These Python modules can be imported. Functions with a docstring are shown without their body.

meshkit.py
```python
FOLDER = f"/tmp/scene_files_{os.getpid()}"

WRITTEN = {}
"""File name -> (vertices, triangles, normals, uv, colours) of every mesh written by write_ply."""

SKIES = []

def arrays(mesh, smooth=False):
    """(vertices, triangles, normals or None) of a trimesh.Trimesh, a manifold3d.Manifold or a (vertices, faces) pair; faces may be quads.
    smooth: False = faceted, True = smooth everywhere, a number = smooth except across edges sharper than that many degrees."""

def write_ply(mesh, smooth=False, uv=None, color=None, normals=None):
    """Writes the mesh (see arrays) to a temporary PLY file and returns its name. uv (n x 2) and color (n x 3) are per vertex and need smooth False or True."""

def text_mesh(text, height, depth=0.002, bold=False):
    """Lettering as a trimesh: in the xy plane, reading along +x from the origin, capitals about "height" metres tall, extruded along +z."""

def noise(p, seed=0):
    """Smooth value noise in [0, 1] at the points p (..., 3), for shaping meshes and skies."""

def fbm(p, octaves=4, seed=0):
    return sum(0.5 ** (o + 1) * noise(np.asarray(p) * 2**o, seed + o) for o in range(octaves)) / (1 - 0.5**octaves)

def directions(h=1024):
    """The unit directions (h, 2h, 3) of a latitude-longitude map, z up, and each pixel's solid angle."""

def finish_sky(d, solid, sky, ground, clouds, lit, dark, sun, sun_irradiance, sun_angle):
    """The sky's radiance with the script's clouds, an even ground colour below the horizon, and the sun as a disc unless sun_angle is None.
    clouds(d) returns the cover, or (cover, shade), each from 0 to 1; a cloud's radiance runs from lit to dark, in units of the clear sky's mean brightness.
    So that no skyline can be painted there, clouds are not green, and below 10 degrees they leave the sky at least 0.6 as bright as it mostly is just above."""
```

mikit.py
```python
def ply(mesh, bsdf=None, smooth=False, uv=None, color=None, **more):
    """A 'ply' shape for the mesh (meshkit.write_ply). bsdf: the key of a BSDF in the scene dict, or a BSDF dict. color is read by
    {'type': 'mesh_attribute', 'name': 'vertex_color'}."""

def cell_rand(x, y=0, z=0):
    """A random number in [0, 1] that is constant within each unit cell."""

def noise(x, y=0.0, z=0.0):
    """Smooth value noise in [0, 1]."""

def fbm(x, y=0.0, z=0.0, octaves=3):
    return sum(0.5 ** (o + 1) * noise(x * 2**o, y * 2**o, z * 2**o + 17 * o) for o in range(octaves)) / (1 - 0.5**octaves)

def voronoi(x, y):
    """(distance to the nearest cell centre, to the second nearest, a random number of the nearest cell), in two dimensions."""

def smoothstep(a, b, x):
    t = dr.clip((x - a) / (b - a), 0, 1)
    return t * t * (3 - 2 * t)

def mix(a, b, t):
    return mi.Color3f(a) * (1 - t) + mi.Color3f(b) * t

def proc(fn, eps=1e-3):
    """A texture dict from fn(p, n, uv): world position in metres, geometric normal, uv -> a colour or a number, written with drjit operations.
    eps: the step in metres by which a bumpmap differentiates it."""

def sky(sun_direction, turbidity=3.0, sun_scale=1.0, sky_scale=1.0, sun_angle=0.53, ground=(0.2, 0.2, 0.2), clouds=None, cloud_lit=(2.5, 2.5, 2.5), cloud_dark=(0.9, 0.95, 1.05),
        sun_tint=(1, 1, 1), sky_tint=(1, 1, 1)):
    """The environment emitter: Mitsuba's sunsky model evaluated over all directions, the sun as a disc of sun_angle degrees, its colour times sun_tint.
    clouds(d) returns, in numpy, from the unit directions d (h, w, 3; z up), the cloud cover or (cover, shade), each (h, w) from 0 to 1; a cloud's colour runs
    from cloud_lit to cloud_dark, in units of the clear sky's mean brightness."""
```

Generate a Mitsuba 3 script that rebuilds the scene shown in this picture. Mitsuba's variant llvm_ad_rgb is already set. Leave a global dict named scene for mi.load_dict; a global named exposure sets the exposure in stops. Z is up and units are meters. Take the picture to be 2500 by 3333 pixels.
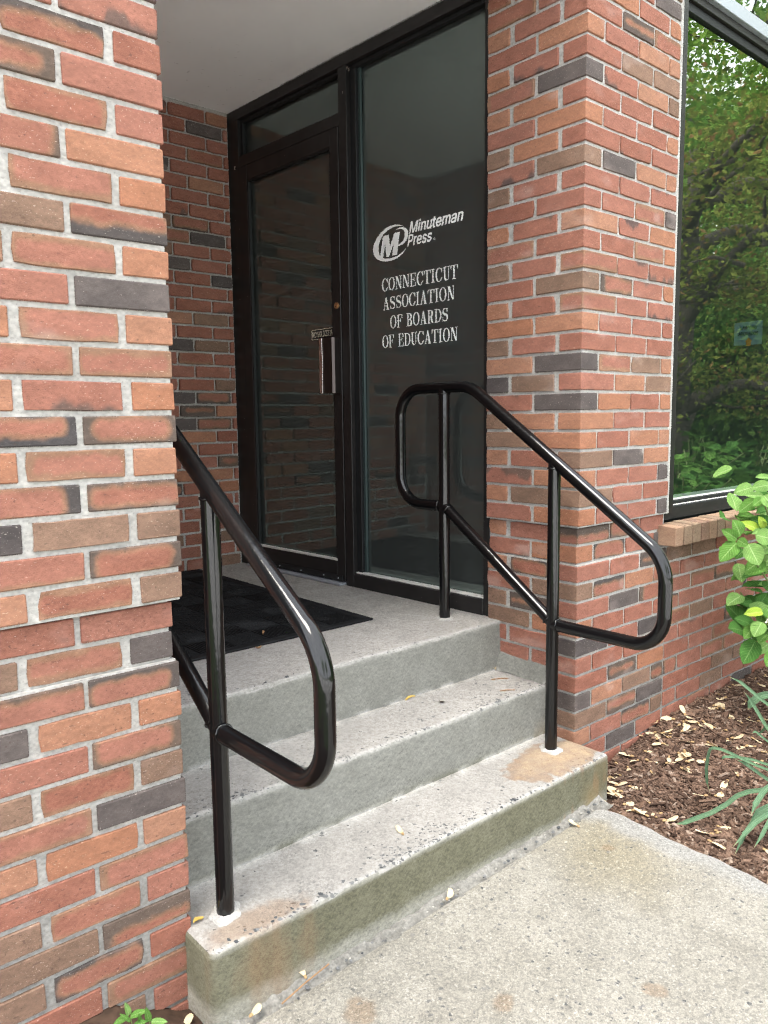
import math, random
import numpy as np, trimesh, drjit as dr, mitsuba as mi, mikit, meshkit
from manifold3d import Manifold, Mesh as MMesh
from shapely.geometry import Polygon, box as sbox, LineString, Point
from shapely import affinity
from shapely.ops import unary_union

T4 = mi.ScalarTransform4f
scene, labels = {}, {}

# ------------------------------------------------------------------ camera, sky, exposure
CAM_O = np.array([-2.29582, -1.60347, 1.13329])
CAM_F = np.array([0.65178, 0.74910, -0.11844])
CAM_UP = np.array([0.08685, 0.08142, 0.99289])
scene['camera'] = {'type': 'perspective', 'fov': 2 * math.degrees(math.atan(1250 / 2547.6)), 'fov_axis': 'x', 'near_clip': 0.02, 'far_clip': 400.0,
                   'to_world': T4().look_at(origin=CAM_O.tolist(), target=(CAM_O + CAM_F).tolist(), up=CAM_UP.tolist())}
scene['sky'] = mikit.sky([-0.37, -0.17, 0.91], turbidity=3, sun_scale=0.30, sun_angle=26, clouds=lambda d: 0.97 + 0 * d[..., 2],
                         cloud_lit=(2.8, 2.9, 3.05), ground=(0.35, 0.34, 0.33), sun_tint=(.90, 1.0, 1.13))
exposure = 3.42

# ------------------------------------------------------------------ helpers
C = 0.0677                      # one brick course
rng = np.random.default_rng(7)
_used = {}


def uniq(key):
    n = _used.get(key, -1) + 1
    _used[key] = n
    return key if n == 0 else f'{key}_{n:03d}'


def thing(name, label, cat, group=None, kind=None):
    k = uniq(name)
    labels[k] = {'label': label, 'category': cat}
    if group: labels[k]['group'] = group
    if kind: labels[k]['kind'] = kind
    return k


def part(parent, name, mesh, bsdf, smooth=False, label=None, kind=None, **kw):
    k = uniq(f'{parent}__{name}')
    scene[k] = mikit.ply(mesh, bsdf, smooth=smooth, **kw)
    if label or kind:
        labels[k] = {}
        if label: labels[k]['label'] = label
        if kind: labels[k]['kind'] = kind
    return k


def single(name, mesh, bsdf, label, cat, group=None, kind=None, smooth=False, **kw):
    k = thing(name, label, cat, group, kind)
    scene[k] = mikit.ply(mesh, bsdf, smooth=smooth, **kw)
    return k


def setting(name, mesh, bsdf, label=None, smooth=False, kind='structure', **kw):
    k = uniq(name)
    scene[k] = mikit.ply(mesh, bsdf, smooth=smooth, **kw)
    labels[k] = {'kind': kind}
    if label: labels[k].update(label=label, category=name.split('_')[-1])
    return k


def hullmesh(pts):
    m = Manifold.hull_points(np.asarray(pts, np.float32)).to_mesh()
    return trimesh.Trimesh(m.vert_properties[:, :3].astype(float), m.tri_verts, process=False)


def cpts(x0, x1, y0, y1, z0, z1, c, jit=0.0, r=None):
    out = []
    for ix, x in enumerate((x0, x1)):
        for iy, y in enumerate((y0, y1)):
            for iz, z in enumerate((z0, z1)):
                j = r.uniform(-jit, jit, 3) if r is not None else np.zeros(3)
                sx, sy, sz = 1 - 2 * ix, 1 - 2 * iy, 1 - 2 * iz
                q = np.array([x, y, z]) + j
                out += [q + [0, sy * c, sz * c], q + [sx * c, 0, sz * c], q + [sx * c, sy * c, 0]]
    return np.array(out)


def cbox(x0, x1, y0, y1, z0, z1, c=0.002):
    """box with chamfered edges"""
    return hullmesh(cpts(min(x0, x1), max(x0, x1), min(y0, y1), max(y0, y1), min(z0, z1), max(z0, z1), c))


def cat(ms):
    return trimesh.util.concatenate(ms)


def grid(nx, ny):
    i, j = np.meshgrid(np.arange(nx - 1), np.arange(ny - 1), indexing='ij')
    a = i * ny + j
    return np.stack([a, a + ny, a + ny + 1, a + 1], -1).reshape(-1, 4)


def quads(v, f):
    f = np.asarray(f)
    return trimesh.Trimesh(np.asarray(v, float), np.vstack([f[:, [0, 1, 2]], f[:, [0, 2, 3]]]), process=False)


def sweep(pts, rad, sides=20, cap=True, up=(1.0, 0.13, 0.07)):
    p = np.asarray(pts, float)
    rad = np.broadcast_to(rad, (len(p),)).astype(float)
    t = np.gradient(p, axis=0)
    t /= np.linalg.norm(t, axis=1, keepdims=True)
    a = np.cross(t, np.asarray(up, float))
    a /= np.linalg.norm(a, axis=1, keepdims=True)
    b = np.cross(t, a)
    an = np.arange(sides) * 2 * np.pi / sides
    v = p[:, None] + rad[:, None, None] * (np.cos(an)[None, :, None] * a[:, None] + np.sin(an)[None, :, None] * b[:, None])
    n = len(p)
    i, j = np.meshgrid(np.arange(n - 1), np.arange(sides), indexing='ij')
    q = np.stack([i * sides + j, i * sides + (j + 1) % sides, (i + 1) * sides + (j + 1) % sides, (i + 1) * sides + j], -1).reshape(-1, 4)
    f = np.vstack([q[:, [0, 1, 2]], q[:, [0, 2, 3]]])
    v = v.reshape(-1, 3)
    if cap:
        k = len(v)
        v = np.vstack([v, p[:1], p[-1:]])
        j = np.arange(sides)
        f = np.vstack([f, np.stack([(j + 1) % sides, j, j * 0 + k], 1), np.stack([(n - 1) * sides + j, (n - 1) * sides + (j + 1) % sides, j * 0 + k + 1], 1)])
    return trimesh.Trimesh(v, f, process=False)


def fillet(pts, radii, n=10):
    """polyline with rounded corners"""
    p = [np.asarray(q, float) for q in pts]
    out = [p[0]]
    for i in range(1, len(p) - 1):
        u, w = p[i - 1] - p[i], p[i + 1] - p[i]
        lu, lw = np.linalg.norm(u), np.linalg.norm(w)
        u, w = u / lu, w / lw
        ang = math.acos(np.clip(u @ w, -1, 1))
        r = radii[i - 1]
        d = min(r / math.tan(ang / 2), lu * .49, lw * .49)
        r = d * math.tan(ang / 2)
        bis = (u + w) / np.linalg.norm(u + w)
        c = p[i] + bis * (r / math.sin(ang / 2))
        s, e = p[i] + u * d - c, p[i] + w * d - c
        tot = math.acos(np.clip((s @ e) / r / r, -1, 1))
        for k in range(n + 1):
            x = k / n
            out.append(c + (math.sin((1 - x) * tot) * s + math.sin(x * tot) * e) / math.sin(tot))
    out.append(p[-1])
    # spread long straights
    res = [out[0]]
    for q in out[1:]:
        m = max(1, int(np.linalg.norm(q - res[-1]) / 0.06))
        a = res[-1]
        res += [a + (q - a) * (k + 1) / m for k in range(m)]
    return np.array(res)


# ------------------------------------------------------------------ materials
V = lambda *c: mi.Color3f(*c)
fbm, noise, vor, crand, sstep, mix = mikit.fbm, mikit.noise, mikit.voronoi, mikit.cell_rand, mikit.smoothstep, mikit.mix


def pbr(fn, rough=0.85, spec=0.3, bump=None, eps=1e-3, scale=1.0, two=False, **kw):
    b = {'type': 'principled', 'base_color': mikit.proc(fn) if callable(fn) else {'type': 'rgb', 'value': list(fn)}, 'roughness': mikit.proc(rough) if callable(rough) else rough, 'specular': spec, **kw}
    if bump: b = {'type': 'bumpmap', 'arbitrary': mikit.proc(bump, eps), 'scale': scale, 'bsdf': b}
    if two: b = {'type': 'twosided', 'bsdf': b}
    return b


def brick_col(p, n, uv):
    """uv: integer parts = the brick's seed and its kind, fractions = place on its face"""
    su, sv = dr.floor(uv.x), dr.floor(uv.y)
    a, b = (uv.x - su - .1) / .8, (uv.y - sv - .1) / .8
    ty = dr.floor(sv / 4 + .001)
    sc = sv - 4 * ty
    L, H = dr.select(sc < .5, .096, dr.select(sc < 1.5, .2, .06)), .057
    R = lambda k: crand(su, k, 7)
    is_ = lambda t: dr.select(dr.abs(ty - t) < .5, mi.Float(1), mi.Float(0))
    f_, t_, p_ = is_(4), is_(5), is_(6)
    off = -.06 * (1 - dr.maximum(dr.maximum(f_, t_), p_))
    warp = (fbm(p.x * 30 + p.y * 26, p.z * 34, su * 3.7, 3) - .5) * .020
    side = lambda k: off + f_ * (-.001 + .034 * R(k) * dr.sqrt(R(k))) + t_ * (-.001 + .015 * R(k)) + p_ * -.014
    patch = (fbm(a * L * 22 + su * 5.1, su * 2.3, 0, 3) - .30) * .085                # a firing mark with a ragged, soft margin
    pt = p_ * dr.maximum(patch, 0) * (.5 + R(23))
    top = dr.select(R(24) > .5, 1.0, 0.0)
    dl, dq = a * L - side(1), (1 - a) * L - side(2)
    db, dt = b * H - side(3) - pt * (1 - top), (1 - b) * H - side(4) - pt * top
    ex, ez, r = dr.minimum(dl, dq), dr.minimum(db, dt), .014
    d = dr.select((ex < r) & (ez < r), r - dr.sqrt(dr.square(r - ex) + dr.square(r - ez)), dr.minimum(ex, ez)) + warp
    mott = fbm(p.x * 22 + su, p.y * 22, p.z * 30, 3)
    red = mix(V(.222, .088, .060), V(.278, .122, .087), R(5) * .6 + mott * .4)
    red = mix(red, V(.275, .122, .090), sstep(.3, .8, R(6)) * .6)
    orange = mix(V(.295, .132, .078), V(.30, .157, .104), R(7))
    brown = mix(V(.155, .098, .070), V(.225, .138, .098), R(8) * .6 + mott * .4)
    dark = mix(V(.062, .053, .053), V(.120, .098, .090), R(9) * .6 + mott * .4)
    col = red
    col = mix(col, orange, is_(1))
    col = mix(col, brown, is_(2))
    col = mix(col, dark, is_(3))
    col = mix(col, mix(V(.27, .165, .11), V(.17, .13, .092), R(13) * .6 + mott * .4), is_(7))
    rim = mix(mix(V(.058, .053, .054), V(.12, .085, .066), R(10)), mix(V(.265, .150, .098), V(.21, .125, .085), R(10)), t_)
    tan = mix(V(.215, .118, .075), V(.25, .132, .085), R(11))
    edge = mix(mix(rim, tan, sstep(-.014, .0, d)), red, sstep(-.004, .007, d))
    soft = mix(mix(rim, red, .2), red, sstep(-.016, .006, d))
    edge = mix(edge, soft, p_)
    any_ = dr.maximum(dr.maximum(f_, t_), p_)
    col = mix(col, edge, any_)
    col = col * (.80 + .40 * mott)
    col = col * (.74 + .30 * noise(p.x * 190 + su, p.y * 190, p.z * 210) + .22 * noise(p.x * 110 + su, p.y * 110, p.z * 120))
    col = mix(col, V(.07, .045, .038), sstep(.84, .93, noise(p.x * 140 + 3 * su, p.y * 140, p.z * 150)) * .55)
    # sandy skin: pale grains, pores, a little lime bloom
    gr = noise(p.x * 520 + p.y * 90, p.y * 520, p.z * 520)
    col = col * (.84 + .32 * gr)
    col = mix(col, V(.72, .64, .56), sstep(.86, .95, noise(p.x * 380 + su, p.y * 380 + 5, p.z * 380)) * .38)
    col = mix(col, V(.08, .05, .045), sstep(.87, .95, noise(p.x * 260 + 31, p.y * 260, p.z * 260 + su)) * .6)
    bloom = sstep(.62, .85, fbm(p.x * 9 + 3 * su, p.y * 9, p.z * 14, 3))
    return mix(col, V(.62, .50, .46), bloom * .22 * R(12))


def brick_bump(p, n, uv):
    return noise(p.x * 430, p.y * 430, p.z * 430) * .0006 + fbm(p.x * 90, p.y * 90, p.z * 90, 2) * .0010


def mortar_col(p, n, uv):
    g = noise(p.x * 480, p.y * 480, p.z * 480)
    m = fbm(p.x * 11, p.y * 11, p.z * 11, 3)
    c = mix(V(.285, .274, .255), V(.475, .460, .435), m * .7 + .3 * g)
    c = c * (.78 + .44 * noise(p.x * 170, p.y * 170, p.z * 170))
    c = mix(c, V(.22, .20, .18), sstep(.78, .93, noise(p.x * 210 + 7, p.y * 210, p.z * 210)) * .5)
    low = sstep(.55, -.1, p.z + .25 * (m - .5))          # damp, weathered joints near the ground
    return c * (1 - .30 * low)


def mortar_bump(p, n, uv):
    return noise(p.x * 400, p.y * 400, p.z * 400) * .0012 + fbm(p.x * 70, p.y * 70, p.z * 70, 3) * .004


def stones(p, q, s, seed, dens, big):
    p, q = p + (noise(p * 230, q * 230, seed) - .5) * .006, q + (noise(p * 230 + 9, q * 230, seed) - .5) * .006
    d1, d2, w = vor(p * s + seed, q * s + seed * 3)
    lim = sstep(1 - dens, 1 - dens + .02, w)
    return sstep(.05, -.05, d1 - big * (.35 + .6 * crand(dr.floor(w * 9999), 3))) * lim


def concrete(p, n, uv):
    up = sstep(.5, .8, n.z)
    m, m2 = fbm(p.x * 5, p.y * 5, p.z * 5, 4), fbm(p.x * 17 + 4, p.y * 17, p.z * 17, 3)
    g = noise(p.x * 420, p.y * 420, p.z * 420)
    g2 = noise(p.x * 190 + 3, p.y * 190, p.z * 190)
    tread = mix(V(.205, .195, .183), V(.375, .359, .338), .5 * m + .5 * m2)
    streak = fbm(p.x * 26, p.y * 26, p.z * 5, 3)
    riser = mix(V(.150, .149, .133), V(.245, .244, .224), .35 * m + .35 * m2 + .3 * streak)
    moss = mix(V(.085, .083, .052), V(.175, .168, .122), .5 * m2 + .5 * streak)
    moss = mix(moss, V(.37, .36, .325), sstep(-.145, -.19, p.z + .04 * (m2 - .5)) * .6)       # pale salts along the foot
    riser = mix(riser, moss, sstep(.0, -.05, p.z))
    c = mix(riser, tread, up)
    # worn-pale arrises and lime runs in the inner corners
    nose = lambda z, y: sstep(.022, .004, dr.sqrt(dr.square(p.z - z) + dr.square(p.y - y)))
    pale = dr.maximum(dr.maximum(nose(-.03, -.15), nose(.155, .108)), nose(.345, .352))
    inner = dr.maximum(sstep(.05, .0, dr.abs(p.y - .112)) * sstep(.02, -.005, dr.abs(p.z + .03)), sstep(.05, .0, dr.abs(p.y - .357)) * sstep(.02, -.005, dr.abs(p.z - .155)))
    c = mix(c, V(.46, .45, .43), dr.maximum(pale * .30, inner * sstep(.35, .6, m2) * .75))
    c = c * (.50 + .36 * g + .36 * g2 + .28 * noise(p.x * 110, p.y * 110, p.z * 110))
    # exposed aggregate, thick behind each nosing
    yn = dr.select(p.z > .3, p.y - .352, dr.select(p.z > .1, p.y - .108, p.y + .15))
    near = sstep(.13, .0, yn) * sstep(.35, .65, fbm(p.x * 6 + 2, p.y * 8, p.z * 3, 2))
    edge = sstep(.022, .010, yn)
    dens = up * (.022 + .24 * near + .10 * edge) * dr.select(p.z > .3, mi.Float(.35), mi.Float(1))
    st = dr.maximum(stones(p.x, p.y, 85., 3, dens, .52), stones(p.x, p.y, 150., 11, dens * .8, .5))
    c = mix(c, mix(V(.05, .055, .06), V(.15, .15, .15), crand(dr.floor(p.x * 85), dr.floor(p.y * 85))), st * .9)
    # rust bled from the two front posts and the right end of the bottom step
    w = fbm(p.x * 14, p.y * 14, p.z * 9, 3) - .5
    w = w + (fbm(p.x * 45, p.y * 45, 3, 3) - .5) * .5
    e1 = dr.sqrt(dr.square((p.x + .16) / .235) + dr.square((p.y + .045) / .105)) + w * .8
    e2 = dr.sqrt(dr.square((p.x + 1.40) / .16) + dr.square((p.y + .115) / .05)) + w * .8
    low = sstep(.05, -.02, p.z)
    rust = mix(mix(V(.38, .26, .14), V(.22, .135, .075), fbm(p.x * 30, p.y * 30, 0, 3)), V(.17, .10, .06), sstep(.62, .85, e1) * .6)
    c = mix(c, rust * (.75 + .5 * g), dr.maximum(sstep(1.05, .85, e1) * (.45 + .4 * m2), sstep(1.1, .5, e2) * .5) * low * sstep(-.3, .3, n.z + .35))
    run = sstep(.13, .0, dr.abs(p.x + .10)) * sstep(.25, .7, fbm(p.x * 12, 0, p.z * 3, 2)) * (1 - up) * low
    c = mix(c, V(.27, .18, .075), run * .6)
    # dark grime on the landing by the door
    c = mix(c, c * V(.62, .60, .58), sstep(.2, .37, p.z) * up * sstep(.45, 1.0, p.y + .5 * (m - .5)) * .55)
    return c


def concrete_bump(p, n, uv):
    return noise(p.x * 420, p.y * 420, p.z * 420) * .0012 + fbm(p.x * 60, p.y * 60, p.z * 60, 3) * .0022


def walk_col(p, n, uv):
    m, m2 = fbm(p.x * 4, p.y * 4, 0, 4), fbm(p.x * 15, p.y * 15, 2, 3)
    g, g2 = noise(p.x * 450, p.y * 450, 0), noise(p.x * 180, p.y * 180, 5)
    c = mix(V(.190, .178, .154), V(.31, .295, .262), .4 * m + .6 * m2)
    edge = sstep(-.245, -.19, p.x - .06 * p.y * 0 + .05 * (m2 - .5))
    c = mix(c, V(.25, .248, .24), edge * .75)                                 # smooth trowelled margin
    st = sstep(.35, .0, dr.sqrt(dr.square((p.x + .30) / .8) + dr.square((p.y + .36) / 1.0)) + .3 * (m - .5)) * (1 - edge)
    c = mix(c, V(.20, .17, .105), st * .6)
    for (x, y, r) in ((-.317, -.355, .018), (-1.027, -.541, .022), (-1.30, -.33, .05), (-.75, -.75, .02)):
        c = mix(c, V(.20, .13, .075), sstep(1.2, .4, dr.sqrt(dr.square(p.x - x) + dr.square(p.y - y)) / r + (m2 - .5) * 2.6) * .45)
    c = c * (.50 + .50 * g + .36 * g2 + .12 * noise(p.x * 105, p.y * 105, 4))
    c = mix(c, V(.55, .53, .49), sstep(.78, .92, noise(p.x * 240 + 9, p.y * 240, 1)) * .35)
    c = mix(c, V(.10, .098, .09), sstep(.80, .92, noise(p.x * 250 + 19, p.y * 250, 8)) * .45)
    dens = (.05 + .08 * sstep(.45, .7, m)) * (1 - .8 * edge)
    s1 = dr.maximum(stones(p.x, p.y, 95., 21, dens, .5), stones(p.x, p.y, 60., 5, dens * .25, .42))
    return mix(c, mix(V(.055, .06, .065), V(.2, .19, .18), crand(dr.floor(p.x * 95), dr.floor(p.y * 95))), s1 * .9)


def walk_bump(p, n, uv):
    return noise(p.x * 450, p.y * 450, 0) * .0012 + fbm(p.x * 80, p.y * 80, 0, 2) * .0015


def mulch_col(p, n, uv):
    c = mix(V(.055, .033, .024), V(.19, .122, .088), crand(dr.floor(uv.x * 97), 3))
    c = mix(c, V(.28, .21, .165), sstep(.86, .95, crand(dr.floor(uv.x * 97), 5)))
    return c * (.7 + .6 * noise(p.x * 220, p.y * 220, p.z * 220))


def soil_col(p, n, uv):
    return mix(V(.028, .018, .013), V(.085, .052, .036), fbm(p.x * 60, p.y * 60, p.z * 60, 3))


def bronze_col(p, n, uv):
    d = fbm(p.x * 9, p.y * 9, p.z * 5, 3)
    dust = sstep(.965, .985, noise(p.x * 170, p.y * 170, p.z * 170))
    c = mix(V(.009, .0087, .0092), V(.021, .0188, .0185), d)
    return mix(c, V(.30, .28, .25), dust * .5)


def soffit_col(p, n, uv):
    m = fbm(p.x * 3, p.y * 3, 0, 4)
    c = mix(V(.80, .79, .775), V(.87, .86, .85), m)
    return mix(c, V(.25, .22, .2), sstep(.93, .97, noise(p.x * 55, p.y * 55, 3)) * sstep(1.2, 2.1, p.y) * .5)


def leaf_col(base, vein, under=None):
    def fn(p, n, uv):
        u, v = uv.x - dr.floor(uv.x), dr.abs(uv.y - .5) * 2
        s = (u - v * .32) * 8.5
        side = sstep(.16, .04, dr.abs(s - dr.floor(s) - .5)) * sstep(1.0, .7, v)
        mid = sstep(.07, .02, v)
        m = fbm(p.x * 50, p.y * 50, p.z * 50, 2)
        c = V(*base) * (.72 + .56 * m)
        return mix(c, V(*vein), dr.maximum(mid * .75, side * .35))
    return fn


def strap_col(p, n, uv):
    s = noise(uv.y * 26, uv.x * 3, 0)
    c = mix(V(.075, .145, .075), V(.17, .27, .17), s)
    return mix(c, V(.42, .33, .2), sstep(.955, 1.0, uv.x) * .8)


def crown_col(a, b, c3):
    def fn(p, n, uv):
        r = crand(dr.floor(uv.x * 811), 2)
        c = mix(V(*a), V(*b), r)
        return mix(c, V(*c3), sstep(.84, .9, crand(dr.floor(uv.x * 811), 9)))
    return fn


def bark_col(p, n, uv):
    return mix(V(.05, .042, .036), V(.16, .135, .115), fbm(p.x * 14, p.y * 14, p.z * 5, 3))


def lawn_col(p, n, uv):
    return mix(V(.035, .06, .018), V(.09, .12, .04), fbm(p.x * 3, p.y * 3, 0, 4))


def lot_col(p, n, uv):
    return V(.60, .585, .565) * (.85 + .3 * noise(p.x * 120, p.y * 120, 0))


def rubber_col(p, n, uv):
    return mix(V(.008, .0085, .0095), V(.020, .021, .0225), sstep(.5, .8, fbm(p.x * 12, p.y * 12, 0, 3)))


def seed_col(p, n, uv):
    u = uv.x
    s = noise(uv.x * 6, uv.y * 30, 0)
    c = mix(V(.48, .38, .235), V(.66, .55, .38), s)
    return mix(c, V(.36, .24, .12), sstep(.25, .05, u))


def leafbsdf(fn, rough=.42, trans=.45):
    return {'type': 'principledthin', 'base_color': mikit.proc(fn), 'roughness': rough, 'diff_trans': trans, 'spec_trans': 0.0, 'eta': 1.4}


MATS = {
    'm_brick': pbr(brick_col, .9, .25, brick_bump, 6e-4),
    'm_mortar': pbr(mortar_col, .95, .2, mortar_bump, 8e-4),
    'm_concrete': pbr(concrete, .93, .22, concrete_bump, 8e-4),
    'm_walk': pbr(walk_col, .93, .22, walk_bump, 8e-4),
    'm_mulch': pbr(mulch_col, .9, .2),
    'm_soil': pbr(soil_col, .95, .2),
    'm_bronze': pbr(bronze_col, .42, .45),
    'm_gasket': pbr((.012, .013, .014), .5, .4),
    'm_soffit': pbr(soffit_col, .85, .2),
    'm_white': pbr((.82, .82, .80), .55, .4),
    'm_vinyl': pbr((.86, .86, .85), .5, .4, two=True),
    'm_black_paint': pbr((.0022, .0023, .003), .08, .42, lambda p, n, uv: fbm(p.x * 70, p.y * 70, p.z * 70, 2) * .00022, 2e-3, clearcoat=.5, clearcoat_gloss=.97),
    'm_chrome': {'type': 'roughconductor', 'material': 'Al', 'alpha': .12},
    'm_darkmetal': {'type': 'principled', 'base_color': {'type': 'rgb', 'value': [.09, .075, .07]}, 'metallic': .9, 'roughness': .3},
    'm_brass': {'type': 'principled', 'base_color': {'type': 'rgb', 'value': [.62, .40, .22]}, 'metallic': .9, 'roughness': .35},
    'm_silver': pbr((.38, .41, .45), .38, .5, metallic=.35),
    'm_lip': pbr((.62, .61, .58), .45, .5),
    'm_glass': {'type': 'blendbsdf', 'weight': .075, 'a': {'type': 'blendbsdf', 'weight': .5, 'a': {'type': 'conductor', 'material': 'none', 'specular_reflectance': {'type': 'rgb', 'value': [.36, .45, .425]}},
                'b': {'type': 'thindielectric', 'int_ior': 1.02, 'specular_transmittance': {'type': 'rgb', 'value': [.75, .80, .78]}}},
                'b': {'type': 'diffuse', 'reflectance': {'type': 'rgb', 'value': [.42, .47, .46]}}},          # tinted, half-mirrored and dusty
    'm_window_glass': {'type': 'blendbsdf', 'weight': .55, 'a': {'type': 'conductor', 'material': 'none', 'specular_reflectance': {'type': 'rgb', 'value': [.82, .86, .80]}},
                       'b': {'type': 'thindielectric', 'int_ior': 1.02, 'specular_transmittance': {'type': 'rgb', 'value': [.7, .8, .78]}}},
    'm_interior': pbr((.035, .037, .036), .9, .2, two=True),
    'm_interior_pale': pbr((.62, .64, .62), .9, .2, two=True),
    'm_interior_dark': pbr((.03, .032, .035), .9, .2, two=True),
    'm_scrap': pbr((.60, .57, .50), .8, .2, two=True),
    'm_closer': pbr((.20, .05, .035), .5, .4),
    'm_sticker': pbr((.022, .02, .018), .6, .3, two=True),
    'm_sticker_ink': pbr((.70, .64, .52), .6, .3, two=True),
    'm_paper': pbr((.10, .135, .17), .8, .2, two=True),
    'm_ink': pbr((.015, .03, .035), .8, .2, two=True),
    'm_arrow': pbr((.30, .12, .03), .8, .2, two=True),
    'm_rubber': pbr(rubber_col, .75, .25),
    'm_stone': pbr(lambda p, n, uv: mix(V(.045, .05, .055), V(.20, .20, .20), crand(dr.floor(uv.x * 53), 1)), .8, .3),
    'm_rubble': pbr(lambda p, n, uv: mix(V(.16, .15, .13), V(.46, .44, .40), crand(dr.floor(uv.x * 53), 1)) * (.7 + .6 * noise(p.x * 300, p.y * 300, p.z * 300)), .9, .2),
    'm_joint': pbr(lambda p, n, uv: mix(V(.11, .105, .095), V(.30, .29, .27), fbm(p.x * 60, p.y * 60, p.z * 60, 4)) * (.75 + .5 * noise(p.x * 250, p.y * 250, p.z * 250)), .95, .2),
    'm_grout': pbr(lambda p, n, uv: V(.40, .39, .37) * (.7 + .45 * noise(p.x * 300, p.y * 300, p.z * 300)), .9, .2, lambda p, n, uv: fbm(p.x * 120, p.y * 120, p.z * 120, 3) * .002),
    'm_twig': pbr((.30, .17, .09), .8, .2, two=True),
    'm_dry': {'type': 'twosided', 'bsdf': pbr(seed_col, .6, .3)},
    'm_yellow': pbr((.55, .38, .10), .6, .3, two=True),
    'm_darkleaf': pbr((.10, .085, .07), .7, .3, two=True),
    'm_leaf': leafbsdf(leaf_col((.10, .225, .045), (.33, .46, .19))),
    'm_leaf_deep': leafbsdf(leaf_col((.06, .155, .035), (.18, .31, .11))),
    'm_leaf_pale': leafbsdf(leaf_col((.17, .31, .085), (.42, .54, .27))),
    'm_leaf_lime': leafbsdf(leaf_col((.32, .46, .06), (.52, .62, .2))),
    'm_stem': pbr((.13, .17, .06), .6, .3),
    'm_petal': pbr((.75, .70, .62), .7, .3, two=True),
    'm_strap': leafbsdf(strap_col, .35, .3),
    'm_crab': leafbsdf(crown_col((.09, .13, .03), (.33, .37, .09), (.27, .17, .07)), .45, .5),
    'm_tree': leafbsdf(crown_col((.13, .26, .05), (.32, .47, .10), (.22, .36, .1)), .45, .5),
    'm_shrub': leafbsdf(crown_col((.07, .17, .035), (.18, .33, .07), (.26, .42, .12)), .4, .4),
    'm_bark': pbr(bark_col, .95, .2),
    'm_lawn': pbr(lawn_col, .95, .1),
    'm_lot': pbr(lot_col, .9, .2),
    'm_fascia': pbr((.13, .12, .115), .7, .3),
}
scene.update(MATS)

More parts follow.
